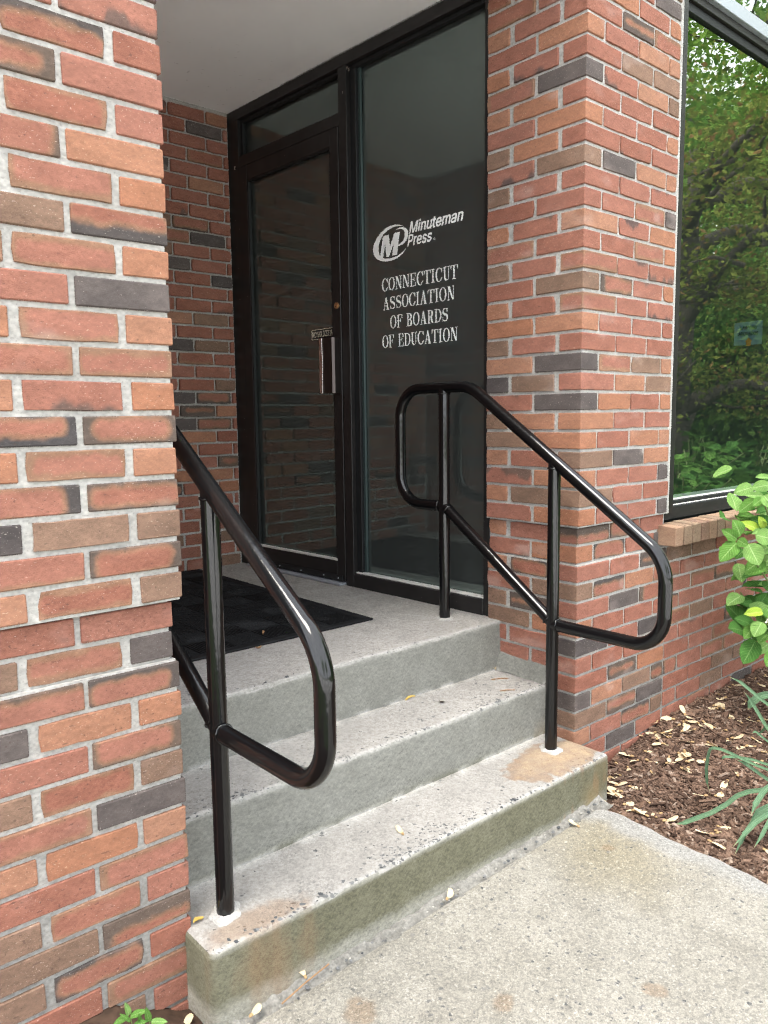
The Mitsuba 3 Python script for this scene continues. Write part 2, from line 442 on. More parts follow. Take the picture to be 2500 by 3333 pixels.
# ------------------------------------------------------------------ bricks
TYPES = {'R': 0, 'O': 1, 'B': 2, 'D': 3, 'F': 4, 'T': 5, 'P': 6, 'S': 7}
_seed = [0]
brng = np.random.default_rng(11)


def next_seed():
    _seed[0] = (_seed[0] + 37) % 1800
    return _seed[0] + 1


def size_class(L):
    return 0 if L < .14 and L > .07 else (1 if L >= .14 else 2)


def enc(seed, ty, L, a, b):
    return np.stack([seed + .1 + .8 * np.clip(a, 0, 1), 4 * TYPES[ty] + size_class(L) + .1 + .8 * np.clip(b, 0, 1)], -1)


def face_brick(w, h, ty, O, A, B, N, depth=.022):
    """a brick whose one face shows: an uneven outline in (A, B), facing N"""
    r, seed = brng, next_seed()
    nl = 5 if w > .14 else 3
    pts = []
    for t in np.linspace(0, 1, nl + 1)[:-1]: pts.append((t * w, 0))
    for t in np.linspace(0, 1, 3)[:-1]: pts.append((w, t * h))
    for t in np.linspace(0, 1, nl + 1)[:-1]: pts.append((w - t * w, h))
    for t in np.linspace(0, 1, 3)[:-1]: pts.append((0, h - t * h))
    p = np.array(pts) + r.normal(0, .0008, (len(pts), 2))
    c = np.array([w / 2, h / 2])
    for k in (0, nl, nl + 2, 2 * nl + 2):                     # rounded, sometimes chipped corners
        p[k] += (c - p[k]) / np.linalg.norm(c - p[k]) * (r.uniform(.0008, .0025) + (.005 if r.random() < .06 else 0))
    n = len(p)
    ins = p + (c - p) / np.linalg.norm(c - p, axis=1, keepdims=True) * .0022
    tilt = r.normal(0, .0006, 2)
    f0 = lambda q: (q[:, 0] / w - .5) * tilt[0] * 2 + (q[:, 1] / h - .5) * tilt[1]
    lift = r.normal(0, .0007)
    v = np.vstack([np.c_[c[None], [[lift]]], np.c_[ins, f0(ins) + lift], np.c_[p, f0(p) - .0022 + lift], np.c_[p, np.full(n, -depth)]])
    j, k = np.arange(n), (np.arange(n) + 1) % n
    f = [np.stack([0 * j, 1 + j, 1 + k], 1)]
    for s in (1, 1 + n):
        f += [np.stack([s + j, s + n + j, s + n + k], 1), np.stack([s + j, s + n + k, s + k], 1)]
    f = np.vstack(f)
    uv = enc(seed, ty, w, v[:, 0] / w, v[:, 1] / h)
    A, B, N = (np.asarray(x, float) for x in (A, B, N))
    W = np.asarray(O, float) + v[:, :1] * A + v[:, 1:2] * B + v[:, 2:] * N
    if np.dot(np.cross(A, B), N) < 0: f = f[:, ::-1]
    return trimesh.Trimesh(W, f, process=False), uv


def box_brick(x0, x1, y0, y1, z0, z1, ty):
    """a brick that shows two or three faces"""
    seed = next_seed()
    d = np.array([x1 - x0, y1 - y0, z1 - z0])
    m = hullmesh(cpts(x0, x1, y0, y1, z0, z1, .0022, .0010, brng))
    v = m.vertices[m.faces].reshape(-1, 3)
    f = np.arange(len(v)).reshape(-1, 3)
    nn = np.abs(np.cross(v[1::3] - v[0::3], v[2::3] - v[0::3]))
    ax = np.repeat(np.argmax(nn + [0, 0, -1e-9], 1), 3)
    l = (v - [x0, y0, z0]) / d
    uv = np.zeros((len(v), 2))
    for k in range(3):
        s = ax == k
        h = 1 if k == 0 else 0
        b = l[:, 2] if k < 2 else np.where(l[:, 2] > .5, .97, .03)
        uv[s] = enc(seed, ty, d[h], l[:, h], b)[s]
    return trimesh.Trimesh(v, f, process=False), uv


def put_brick(parent, mu):
    return part(parent, 'brick', mu[0], 'm_brick', uv=mu[1])


def course_z(k):
    return k * C + .0055, (k + 1) * C - .0055


def rand_type(w='RRRRRROOTTBPFD'):
    return w[int(brng.integers(len(w)))]


def off(k):                                   # how far a course stands out: the upper wall oversails two set-back courses
    return .012 if k >= 11 else (-.008 if k >= 9 else .001)


EX = (0., .096), (.108, .305), (.316, .512), (.523, .605)
EH = (0., .2), (.211, .405), (.417, .605)

# front of the left pier, right to left, by course
LP = {29: 'PR', 28: 'PR', 27: 'RF', 26: 'PF', 25: 'RT', 24: 'OF', 23: 'OT', 22: 'FB', 21: 'OT', 20: 'DR', 19: 'OT', 18: 'TT', 17: 'OPO', 16: 'FF', 15: 'OTO', 14: 'FF', 13: 'BBD',
      12: 'FT', 11: 'BTO', 10: 'RR', 9: 'DTB', 8: 'FF', 7: 'OOD', 6: 'FR', 5: 'BTB', 4: 'DT', 3: 'OOO', 2: 'TR', 1: 'PTB', 0: 'FB', -1: 'RFB', -2: 'TP', -3: 'RBB'}
# right pier: side (corner inwards) / front (corner outwards)
RP = {40: 'RO/RRO', 39: 'OR/RORB', 38: 'RO/ORD', 37: 'RT/RORO', 36: 'DRO/RFT', 35: 'TR/OROO', 34: 'OPO/RBB', 33: 'DT/DPOB', 32: 'BOO/RRP', 31: 'TR/ORRO', 30: 'OOB/PPR', 29: 'RP/BDOO', 28: 'BRB/RRP',
      27: 'BR/RPTD', 26: 'RPO/OPO', 25: 'RT/RRTO', 24: 'TRB/TPP', 23: 'FR/BFPO', 22: 'RRO/TRP', 21: 'FO/ORRR', 20: 'RRB/PRP', 19: 'FO/DTBO', 18: 'OBD/POB', 17: 'FP/DORO', 16: 'ROB/ORR', 15: 'RB/OROO',
      14: 'BRO/BDO', 13: 'RP/ORRD', 12: 'BBO/BRR', 11: 'RR/ORRD', 10: 'DRO/FFR', 9: 'OP/OFRD', 8: 'RFO/RRF', 7: 'FR/BFOT', 6: 'RFB/RDF', 5: 'OB/ORRR', 4: 'DRR/DRD', 3: 'RR/RRRO', 2: 'BR/RFO', 1: 'DR/DOBF',
      0: 'BR/BFDF', -1: 'OR/ORFB', -2: 'RR/RDR', -3: 'RR/RRRR', -4: 'RR/RRR'}
KTOP = 42
XL, YL = -1.535, -.028                        # right edge and face of the left pier

# --- left pier (free-standing front part) ---
lp = thing('brick_pier', 'near brick pier filling the left side, red flashed bricks with wide pale mortar', 'pier')
X0 = XL - .412
for z0, z1, o in ((-.40, 9 * C, .001), (9 * C, 11 * C, -.008), (11 * C, KTOP * C, .012)):
    part(lp, 'mortar', trimesh.creation.box(bounds=[[X0 - o + .006, YL - o + .006, z0], [XL + o - .006, .41, z1]]), 'm_mortar')
for k in range(-4, KTOP):
    z0, z1 = course_z(k)
    o = off(k)
    odd = k % 2
    segs = ((0., .096), (.114, .306), (.325, .412 + 2 * o)) if odd else ((0., .198), (.211, .412 + 2 * o))
    ty = LP.get(k, ''.join(rand_type() for _ in range(3)))
    y = YL - o + brng.normal(0, .0006)
    for i, (a, b) in enumerate(segs):
        t = ty[i] if i < len(ty) else rand_type()
        jl = brng.normal(0, .0015)
        xa, xb = XL + o - b + (jl if i < len(segs) - 1 else 0), XL + o - a
        if i == 0:
            xb += brng.normal(0, .0015)
            put_brick(lp, box_brick(xa, xb, y, y + (.2 if odd else .096), z0, z1, t))
        elif i == len(segs) - 1:
            put_brick(lp, box_brick(xa, xb, y, y + (.2 if odd else .096), z0, z1, t))
        else:
            put_brick(lp, face_brick(xb - xa, z1 - z0, t, (xa, y, z0), (1, 0, 0), (0, 0, 1), (0, -1, 0)))
    # return into the recess
    ya = YL - o + (.211 if odd else .107)
    for a, b in (((ya, .408),) if odd else ((ya, ya + .192), (ya + .204, .408))):
        if b - a > .03: put_brick(lp, face_brick(b - a, z1 - z0, rand_type(), (XL + o, a, z0), (0, 1, 0), (0, 0, 1), (1, 0, 0)))

# --- right pier ---
rp = thing('brick_pier', 'brick corner pier between the dark glass entrance and the picture window, behind the farther handrail', 'pier')
for z0, z1, o in ((-.40, 9 * C, .001), (9 * C, 11 * C, -.008), (11 * C, KTOP * C, .012)):
    part(rp, 'mortar', trimesh.creation.box(bounds=[[-o + .006, -o + .006, z0], [.603, .418, z1]]), 'm_mortar')
lw = thing('brick_wall', 'low red brick wall under the picture window behind the mulch bed', 'wall')
for k in range(-5, KTOP):
    z0, z1 = course_z(k)
    o = off(k)
    H = k % 2 == 0
    side, front = RP.get(k, ''.join(rand_type() for _ in range(3)) + '/' + ''.join(rand_type() for _ in range(4))).split('/')
    yj = brng.normal(0, .0006)
    X_, Y_ = -o + brng.normal(0, .0008), -o + yj
    put_brick(rp, box_brick(X_, -o + (.2 if H else .096), Y_, -o + (.095 if H else .2), z0, z1, front[0]))
    for i, (a, b) in enumerate((((.115, .307), (.326, .418 + o)) if H else ((.214, .418 + o),))):
        put_brick(rp, face_brick(b - a, z1 - z0, side[i + 1] if i + 1 < len(side) else rand_type(), (X_, -o + b + brng.normal(0, .001), z0), (0, -1, 0), (0, 0, 1), (-1, 0, 0)))
    for i, (a, b) in enumerate((EH if H else EX)[1:]):
        t = front[i + 1] if i + 1 < len(front) else rand_type()
        last = i == len(EH if H else EX) - 2
        if last and k < 9: b += .0
        put_brick(rp, face_brick(b - a - (o if last and k >= 11 else (.02 if last and k >= 9 else 0)), z1 - z0, t, (-o + a + brng.normal(0, .001), Y_, z0), (1, 0, 0), (0, 0, 1), (0, -1, 0)))
    if k <= 8:                                   # the low wall runs on from the pier
        x = .616
        first = True
        while x < 3.0:
            b = x + (.1 if (first and not H) else .1965)
            first = False
            put_brick(lw, face_brick(b - x, z1 - z0, rand_type('RRRRRRRRTTBBPFFD'), (x + brng.normal(0, .001), Y_, z0), (1, 0, 0), (0, 0, 1), (0, -1, 0)))
            x = b + .0115
part(lw, 'mortar', trimesh.creation.box(bounds=[[.6035, .005, -.4], [3.02, .20, 9.1 * C]]), 'm_mortar')
part(lw, 'sill_bed', trimesh.creation.box(bounds=[[.612, -.05, .625], [3.02, .055, .690]]), 'm_mortar', label='grey mortar bedding the sill bricks')
x = .556
while x < 3.0:
    t = rand_type('SSSSSB')
    m, uv = box_brick(0, .0585, -.067 + brng.normal(0, .0012), .03, .619, .700 + brng.normal(0, .0008), t)
    m.vertices[:, 2] += np.where(m.vertices[:, 2] > .66, (m.vertices[:, 1] - .03) * .06, 0)
    m.vertices[:, 0] += x
    part(lw, 'sill_brick', m, 'm_brick', uv=uv)
    x += .0705 + brng.normal(0, .0007)

# --- back wall of the recess ---
YB, ZL, ZS = 2.165, .345, 2.715
bw = thing('brick_wall', 'shaded brick wall at the back of the entry recess, beside the door hinges', 'wall')
part(bw, 'mortar', trimesh.creation.box(bounds=[[XL - .05, YB + .005, .2], [-.07, YB + .2, 2.9]]), 'm_mortar')
BWT = {39: 'ORP', 38: 'RDR', 37: 'RPR', 36: 'RTR', 35: 'RRD', 34: 'ROR', 33: 'RRR', 32: 'RRP', 31: 'RFB', 30: 'RDT', 29: 'PRB', 28: 'RRD', 27: 'DRR', 26: 'RPR', 25: 'PRR', 24: 'RBO', 23: 'RRR', 22: 'RBD', 21: 'RTR', 20: 'RRR',
       19: 'BRR', 18: 'RFD', 17: 'OFR', 16: 'RFD', 15: 'ROR', 14: 'RRO', 13: 'FRR', 12: 'ROO', 11: 'ORF', 10: 'RRR', 9: 'RRR', 8: 'RPR', 7: 'BRB', 6: 'RRR', 5: 'BRR'}
for k in range(5, 40):
    z0, z1 = course_z(k)
    o = .010 if k >= 11 else 0
    x = -.078
    i = 0
    while x > XL + .01:
        L = (.118 if k % 2 else .022) if i == 0 else .197
        t = BWT[k][i] if i < 3 else rand_type()
        xa = max(x - L, XL + .006)
        zt = min(z1, ZS - .004)
        if x - xa > .012:
            put_brick(bw, face_brick(x - xa, zt - z0, t, (xa, YB - o, z0), (1, 0, 0), (0, 0, 1), (0, -1, 0)))
        x = xa - .0117
        i += 1

# --- side wall of the recess, seen mirrored in the glass ---
sw = thing('brick_wall', 'brick side wall of the recess facing the glass door, seen mirrored in the dark glass', 'wall')
part(sw, 'mortar', trimesh.creation.box(bounds=[[XL - .2, .412, .2], [XL - .013, YB + .2, 2.9]]), 'm_mortar')
rest, restuv, cnt = [], [], 0
for k in range(5, 40):
    z0, z1 = course_z(k)
    y = .415
    i = 0
    while y < YB - .02:
        b = min(y + (.095 if (i == 0 and k % 2) else .197), YB - .004)
        if b - y > .02:
            mu = face_brick(b - y, min(z1, ZS - .004) - z0, rand_type(), (XL - .008, y, z0), (0, 1, 0), (0, 0, 1), (1, 0, 0))
            if k >= 8: put_brick(sw, mu)
            else:
                rest.append(mu[0]); restuv.append(mu[1])
        y = b + .0117
        i += 1
part(sw, 'lower_bricks', cat(rest), 'm_brick', kind='stuff', uv=np.vstack(restuv))

# --- low wall left of the near pier ---
ll = thing('brick_wall', 'low red brick wall running left from the near pier, at the lower left corner', 'wall')
part(ll, 'mortar', trimesh.creation.box(bounds=[[-3.2, .035, -.4], [X0 - .002, .2, 9.1 * C]]), 'm_mortar')
for k in range(-4, 9):
    z0, z1 = course_z(k)
    x = X0 - .012
    i = 0
    while x > -3.1:
        L = .095 if (i == 0 and k % 2) else .197
        put_brick(ll, face_brick(L, z1 - z0, rand_type(), (x - L, .03, z0), (1, 0, 0), (0, 0, 1), (0, -1, 0)))
        x -= L + .0117
        i += 1
part(ll, 'coping', cbox(-3.2, X0 - .003, -.03, .2, 9.1 * C, 9.1 * C + .08, .006), 'm_mortar')

# ------------------------------------------------------------------ storefront: a frame (t along the wall into the recess, o outwards, z up)
WP = np.array([.03287, .00046, 0.])
WT = np.array([-.04654, .99892, 0.])
WN = np.array([-.99892, -.04654, 0.])


def W(m):
    v = np.asarray(m.vertices)
    m = m.copy()
    m.vertices = WP + v[:, :1] * WT + v[:, 1:2] * WN + v[:, 2:] * np.array([0, 0, 1.])
    return m


def wb(t0, t1, o0, o1, z0, z1, c=.002):
    return W(cbox(t0, t1, o0, o1, z0, z1, c))


def wquad(t0, t1, o, z0, z1):
    return W(quads([[t1, o, z0], [t0, o, z0], [t0, o, z1], [t1, o, z1]], [[0, 1, 2, 3]]))


def on_wall(m, t, z, o):
    """lettering in xy, reading +x -> on the door wall, starting at t"""
    v = m.vertices
    m = m.copy()
    m.vertices = WP + (t - v[:, :1]) * WT + (o + v[:, 2:]) * WN + np.c_[0 * v[:, 0], 0 * v[:, 0], z + v[:, 1]]
    return m


sf = thing('storefront', 'dark bronze metal entrance frame with transom and tall lettered sidelight', 'storefront')
part(sf, 'head', wb(.421, 2.205, .0, -.115, 2.672, 2.7245), 'm_bronze')
part(sf, 'jamb', wb(.421, .452, .0, -.115, .346, 2.6715), 'm_bronze')
part(sf, 'jamb', wb(2.079, 2.205, .0, -.115, .346, 2.6715), 'm_bronze')
part(sf, 'mullion', wb(1.228, 1.283, .001, -.115, .346, 2.6715), 'm_bronze')
part(sf, 'transom_bar', wb(1.2835, 2.0785, -.001, -.115, 2.433, 2.488), 'm_bronze')
part(sf, 'sill', wb(.4525, 1.2275, .002, -.115, .346, .409), 'm_bronze')
part(sf, 'sill_ledge', wb(.4525, 1.2275, -.012, -.046, .4092, .4165), 'm_lip', label='dusty pale ledge of the sidelight sill')
for n_, a in (('glazing_stop', (.4525, 1.2275, -.022, -.046, 2.655, 2.6715)), ('glazing_stop', (1.192, 1.2275, -.022, -.046, .417, 2.6545)), ('glazing_stop', (.4525, .468, -.022, -.046, .417, 2.6545)),
              ('glazing_stop', (1.2835, 2.0785, -.018, -.04, 2.655, 2.6715)), ('glazing_stop', (2.060, 2.0785, -.018, -.04, 2.4885, 2.6545)), ('glazing_stop', (2.062, 2.0785, .003, -.003, .36, 2.4325))):
    part(sf, n_, wb(*a, c=.0015), 'm_gasket')
part(sf, 'gasket', wb(1.176, 1.1915, -.036, -.047, .417, 2.6545, .001), pbr((.035, .055, .055), .35, .5), label='grey green glazing gasket')
pane = part(sf, 'sidelight_pane', wquad(.4525, 1.2275, -.050, .405, 2.66), 'm_glass', label='tall dark sidelight glass with white lettering')
part(sf, 'transom_pane', wquad(1.2835, 2.0785, -.044, 2.488, 2.66), 'm_glass')
part(sf, 'threshold', wb(1.29, 2.07, .035, -.11, .3465, .358), 'm_silver', label='worn grey aluminium threshold')
part(sf, 'weather_strip', wb(.421, 1.70, .0035, .0005, 2.7245, 2.7285, .0008), 'm_gasket')


for t, z, w_, h_ in ((2.105, 2.437, .016, .020), (1.212, 2.652, .012, .010), (1.200, 2.640, .010, .016), (1.243, 2.560, .007, .012), (1.238, 2.53, .006, .008)):
    m = quads([[t + w_ / 2, .004, z - h_ / 2], [t - w_ / 2, .0085, z - h_ * .3], [t - w_ * .2, .006, z + h_ / 2], [t + w_ * .4, .004, z + h_ * .4]], [[0, 1, 2, 3]])
    part(sf, 'paper_scrap', W(m), 'm_scrap', label='torn pale scrap stuck on the dark frame')
# lettering: a condensed serif face drawn from strokes
def ell(cx, cy, rx, ry, n=40):
    a = np.linspace(0, 2 * np.pi, n, endpoint=False)
    return Polygon(np.c_[cx + rx * np.cos(a), cy + ry * np.sin(a)])


HL, ST, SH = .042, .118, .045           # hairline, stem and serif thickness on a unit capital


def st(x, w=ST, y0=0, y1=1): return sbox(x, y0, x + w, y1)


def sf_(x0, x1, y): return sbox(x0, y, x1, y + SH)


def glyph(ch):
    if ch == 'I': return unary_union([st(.09), sf_(0, .34, 0), sf_(0, .34, 1 - SH)]), .34
    if ch == 'T': return unary_union([st(.25), sf_(.15, .51, 0), sbox(.0, 1 - SH, .66, 1), Polygon([(0, 1), (0, .72), (.04, .72), (.09, 1)]), Polygon([(.66, 1), (.66, .72), (.62, .72), (.57, 1)])]), .66
    if ch in 'EF':
        p = [st(.09), sf_(0, .34, 0), sf_(0, .34, 1 - SH), sbox(.1, 1 - SH, .58, 1), Polygon([(.58, 1), (.58, .72), (.545, .72), (.5, 1)]), sbox(.1, .49, .42, .49 + SH), sbox(.40, .37, .44, .66)]
        if ch == 'E': p += [sbox(.1, 0, .60, SH), Polygon([(.60, 0), (.60, .3), (.565, .3), (.52, 0)])]
        return unary_union(p), .62 if ch == 'E' else .58
    if ch == 'O': return ell(.34, .5, .34, .515).difference(ell(.34, .5, .215, .468)), .68
    if ch == 'C':
        o = ell(.34, .5, .34, .515).difference(ell(.365, .5, .235, .468)).difference(sbox(.50, .30, .9, .70))
        return unary_union([o, sbox(.585, .66, .625, 1.0), Polygon([(.47, .16), (.60, .30), (.63, .30), (.56, .12)])]), .66
    if ch == 'D': return unary_union([st(.08), sbox(0, 0, .3, SH), sbox(0, 1 - SH, .3, 1), ell(.28, .5, .39, .5).difference(ell(.28, .5, .265, .455)).intersection(sbox(.28, -1, 1, 2)), sbox(.2, 0, .3, SH)]), .67
    if ch == 'U': return unary_union([st(.08, y0=.3), sbox(.50, .3, .50 + HL, 1), sf_(0, .32, 1 - SH), sf_(.42, .64, 1 - SH), ell(.3125, .3, .2325, .315).difference(ell(.3675, .3, .1325, .255)).intersection(sbox(-1, -1, 2, .301))]), .64
    if ch == 'N': return unary_union([sbox(.09, 0, .09 + HL, 1), sbox(.56, 0, .56 + HL, 1), Polygon([(.06, 1), (.24, 1), (.605, 0), (.50, 0)]), sf_(0, .24, 0), sf_(0, .2, 1 - SH), sf_(.47, .70, 1 - SH)]), .70
    if ch == 'A': return unary_union([Polygon([(.07, 0), (.12, 0), (.36, .93), (.31, 1)]), Polygon([(.29, 1), (.38, 1), (.62, 0), (.45, 0)]), sbox(.18, .29, .5, .29 + SH), sf_(0, .21, 0), sf_(.38, .69, 0)]), .69
    if ch == 'B':
        b = [ell(.27, .74, .27, .26).difference(ell(.25, .74, .145, .21)).intersection(sbox(.25, -1, 1, 2)), ell(.28, .265, .31, .265).difference(ell(.26, .265, .17, .215)).intersection(sbox(.25, -1, 1, 2))]
        return unary_union([st(.08), sbox(0, 0, .3, SH), sbox(0, 1 - SH, .3, 1), sbox(.1, .48, .3, .48 + SH)] + b), .60
    if ch == 'R':
        b = ell(.28, .735, .29, .265).difference(ell(.26, .735, .155, .215)).intersection(sbox(.25, -1, 1, 2))
        return unary_union([st(.08), sf_(0, .32, 0), sbox(0, 1 - SH, .3, 1), sbox(.1, .47, .3, .47 + SH), b, Polygon([(.28, .50), (.44, .48), (.56, .06), (.66, .0), (.50, 0), (.42, .06)])]), .66
    if ch == 'S':
        th = np.linspace(0, 1, 60)
        pts, wd = [], []
        for s in th:
            if s < .5:
                a = math.radians(35 + s / .5 * 235); x, y = .29 + .20 * math.cos(a), .745 + .215 * math.sin(a)
            else:
                a = math.radians(90 - (s - .5) / .5 * 235); x, y = .29 + .22 * math.cos(a), .27 + .235 * math.sin(a)
            pts.append((x, y)); wd.append(.025 + .062 * math.exp(-((s - .5) / .22) ** 2))
        p = [LineString([pts[i], pts[i + 1]]).buffer((wd[i] + wd[i + 1]) / 2, 4) for i in range(59)]
        return unary_union(p + [sbox(.455, .70, .495, 1.0), sbox(.065, .0, .105, .31)]), .58
    return None, .34


def poly_mesh(g, depth):
    g = [q for q in getattr(g, 'geoms', [g]) if q.area > 0]
    return cat([trimesh.creation.extrude_polygon(q, depth, engine='earcut') for q in g])


def serif_line(text, t0, t1, z, h):
    x, gs = 0, []
    for ch in text:
        g, w = glyph(ch)
        if g is not None: gs.append(affinity.translate(g, x, 0))
        x += w + .075
    tot = x - .075
    g = affinity.scale(unary_union(gs), (t0 - t1) / tot, h, origin=(0, 0))
    return on_wall(poly_mesh(g, .0006), t0, z, -.0490)


def sans(text, t0, t1, z, h, shear=.22, o=-.0490, depth=.0006, bold=True):
    m = meshkit.text_mesh(text, h, depth, bold)
    b = m.bounds
    m.vertices[:, 0] -= b[0, 0]
    m.vertices[:, 0] *= (t0 - t1 - shear * h * .9) / (b[1, 0] - b[0, 0])
    m.vertices[:, 0] += m.vertices[:, 1] * shear
    return on_wall(m, t0, z, o)


for a in (('CONNECTICUT', 1.066, .626, 1.6885, .0545), ('ASSOCIATION', 1.060, .643, 1.608, .0545), ('OF BOARDS', 1.016, .678, 1.5255, .0545), ('OF EDUCATION', 1.067, .627, 1.444, .0545)):
    part(pane, 'lettering', serif_line(*a), 'm_vinyl')
part(pane, 'lettering', sans('Minuteman', .8955, .593, 1.909, .0445), 'm_vinyl')
part(pane, 'lettering', sans('Press', .9065, .762, 1.8575, .0445), 'm_vinyl')
part(pane, 'lettering', on_wall(poly_mesh(ell(0, 0, .0045, .005).difference(ell(0, 0, .0032, .0037)), .0006), .752, 1.862, -.049), 'm_vinyl')
LOGO=[[[1.076,1.834],[1.055,1.924],[1.02,1.924],[1.012,1.874],[0.985,1.925],[0.952,1.925],[0.97,1.833],[1.0,1.833],[0.988,1.887],[1.019,1.831],[1.035,1.833],[1.043,1.891],[1.057,1.83]],[[0.922,1.941],[0.949,1.953],[0.974,1.959],[1.005,1.96],[1.037,1.955],[1.069,1.941],[1.095,1.922],[1.114,1.899],[1.121,1.878],[1.116,1.855],[1.1,1.836],[1.074,1.822],[1.039,1.814],[1.004,1.813],[0.969,1.818],[0.941,1.829],[0.923,1.842],[0.916,1.851],[0.926,1.844],[0.947,1.834],[0.975,1.826],[1.007,1.824],[1.032,1.825],[1.058,1.831],[1.077,1.845],[1.086,1.868],[1.084,1.89],[1.073,1.911],[1.053,1.932],[1.024,1.944],[0.992,1.951],[0.964,1.951],[0.937,1.946]],[[0.977,1.939],[0.955,1.942],[0.931,1.941],[0.913,1.933],[0.902,1.918],[0.903,1.9],[0.912,1.883],[0.932,1.871],[0.956,1.867],[0.966,1.868],[0.964,1.872],[0.947,1.876],[0.931,1.886],[0.922,1.901],[0.922,1.918],[0.931,1.93],[0.946,1.936],[0.961,1.937]]]
for pl in LOGO:
    part(pane, 'emblem', on_wall(poly_mesh(Polygon([(-t, z) for t, z in pl]).buffer(0), .0006), 0, 0, -.049), 'm_vinyl')

# ------------------------------------------------------------------ glass door
dk = thing('glass_door', 'dark bronze framed glass door with bright pull handle and a sticker on its glass', 'door')
part(dk, 'stile', wb(1.2865, 1.344, .003, -.044, .3655, 2.430), 'm_bronze')
part(dk, 'stile', wb(2.006, 2.0745, .003, -.044, .3655, 2.430), 'm_bronze')
part(dk, 'top_rail', wb(1.3445, 2.0055, .002, -.044, 2.356, 2.430), 'm_bronze')
part(dk, 'bottom_rail', wb(1.3445, 2.0055, .002, -.044, .3655, .456), 'm_bronze')
part(dk, 'sweep', wb(1.30, 2.06, .0035, .011, .3625, .392, .0015), 'm_gasket')
for a in ((1.3445, 2.0055, .0, -.016, .4565, .468), (1.3445, 1.353, .0, -.016, .4685, 2.3475), (1.997, 2.0055, .0, -.016, .4685, 2.3475), (1.3445, 2.0055, .0, -.016, 2.348, 2.3555)):
    part(dk, 'glazing_bead', wb(*a, c=.0015), 'm_lip' if a[4] < .46 else 'm_gasket', label='pale dusty bottom bead' if a[4] < .46 else None)
for t in (1.33, 1.44, 1.62, 1.80, 1.98):
    part(dk, 'screw', W(trimesh.creation.icosphere(1, .0035).apply_translation([t, .012, .377])), 'm_silver')
part(dk, 'pane', wquad(1.345, 2.005, -.022, .46, 2.352), 'm_glass')
hp = Polygon([(1.295, .0035), (1.291, .040), (1.300, .050), (1.345, .058), (1.366, .0595), (1.376, .056), (1.376, .046), (1.368, .044), (1.352, .040), (1.340, .030), (1.338, .0035)])
hm = trimesh.creation.extrude_polygon(hp, .252, engine='earcut').apply_translation([0, 0, 1.253])
hd = part(dk, 'handle', W(hm), 'm_darkmetal', label='vertical metal pull handle')
part(hd, 'bright_edge', wb(1.355, 1.3775, .0598, .0625, 1.252, 1.5055, .0008), 'm_chrome', label='bright chrome front edge')
part(hd, 'groove', wb(1.3658, 1.3672, .0626, .0632, 1.2525, 1.505, .0003), 'm_gasket')
cyl = lambda r, h, n=28: trimesh.creation.cylinder(radius=r, height=h, sections=n)
ym = trimesh.transformations.rotation_matrix(math.pi / 2, [1, 0, 0])
lk = part(dk, 'lock_cylinder', W(cat([cyl(.0145, .006).apply_transform(ym).apply_translation([1.311, .006, 1.651]), cyl(.0115, .010).apply_transform(ym).apply_translation([1.311, .007, 1.651])])), 'm_brass', smooth=35, label='round brass lock cylinder')
part(lk, 'keyway', wb(1.3095, 1.3125, .0118, .0124, 1.641, 1.650, .0003), 'm_gasket')
part(dk, 'push_bar', wb(1.33, 2.02, -.085, -.112, 1.452, 1.484, .006), pbr((.035, .012, .010), .3, .5), label='dark red push bar behind the glass')
part(dk, 'closer_arm', cat([W(sweep([[1.80, -.10, 2.335], [1.62, -.22, 2.318]], .009, 8)), W(sweep([[1.62, -.22, 2.318], [1.33, -.10, 2.30]], .009, 8)), wb(1.70, 1.96, -.05, -.10, 2.36, 2.41, .006)]), 'm_closer', label='dark red closer arm behind the glass')
stk = part(dk, 'sticker', wb(1.3545, 1.533, -.0208, -.0215, 1.512, 1.5625, .0002), 'm_sticker', label='small black no soliciting sticker')
for a in ((1.355, 1.5305, 1.5135, 1.516), (1.355, 1.5305, 1.5585, 1.561), (1.5285, 1.531, 1.5135, 1.561)):
    part(stk, 'border', wb(a[0], a[1], -.0200, -.0207, a[2], a[3], .0001), 'm_sticker_ink')
part(stk, 'lettering', sans('NO SOLICITING', 1.526, 1.3565, 1.5245, .027, 0, -.0206, .0005, False), 'm_sticker_ink')

# ------------------------------------------------------------------ rooms behind the glass
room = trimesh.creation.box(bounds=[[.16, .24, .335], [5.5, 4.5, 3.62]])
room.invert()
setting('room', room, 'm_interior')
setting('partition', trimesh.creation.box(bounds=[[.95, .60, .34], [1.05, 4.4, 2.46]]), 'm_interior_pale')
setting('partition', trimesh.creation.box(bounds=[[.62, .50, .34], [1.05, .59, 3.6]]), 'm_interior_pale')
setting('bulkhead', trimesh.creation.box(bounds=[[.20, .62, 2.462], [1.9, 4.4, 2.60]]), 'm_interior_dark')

# ------------------------------------------------------------------ ceiling of the recess and the building above
setting('soffit', cat([trimesh.creation.box(bounds=[[XL + .0125, -.004, 2.7255], [-.0125, .425, 2.84]]), trimesh.creation.box(bounds=[[XL - .06, .4251, 2.7255], [.16, YB + .1, 2.84]])]), 'm_soffit')
bd = thing('upper_facade', 'dark flat fascia of the building above the entry recess', 'building')
part(bd, 'fascia', trimesh.creation.box(bounds=[[-3.3, -.05, 2.8445], [.606, 4.6, 4.1]]), 'm_fascia')
part(bd, 'fascia', trimesh.creation.box(bounds=[[.607, -.05, 3.63], [5.6, 4.6, 4.1]]), 'm_fascia')
part(bd, 'rear_wall', trimesh.creation.box(bounds=[[-3.3, YB + .21, -.3], [.05, 4.6, 2.844]]), 'm_fascia')


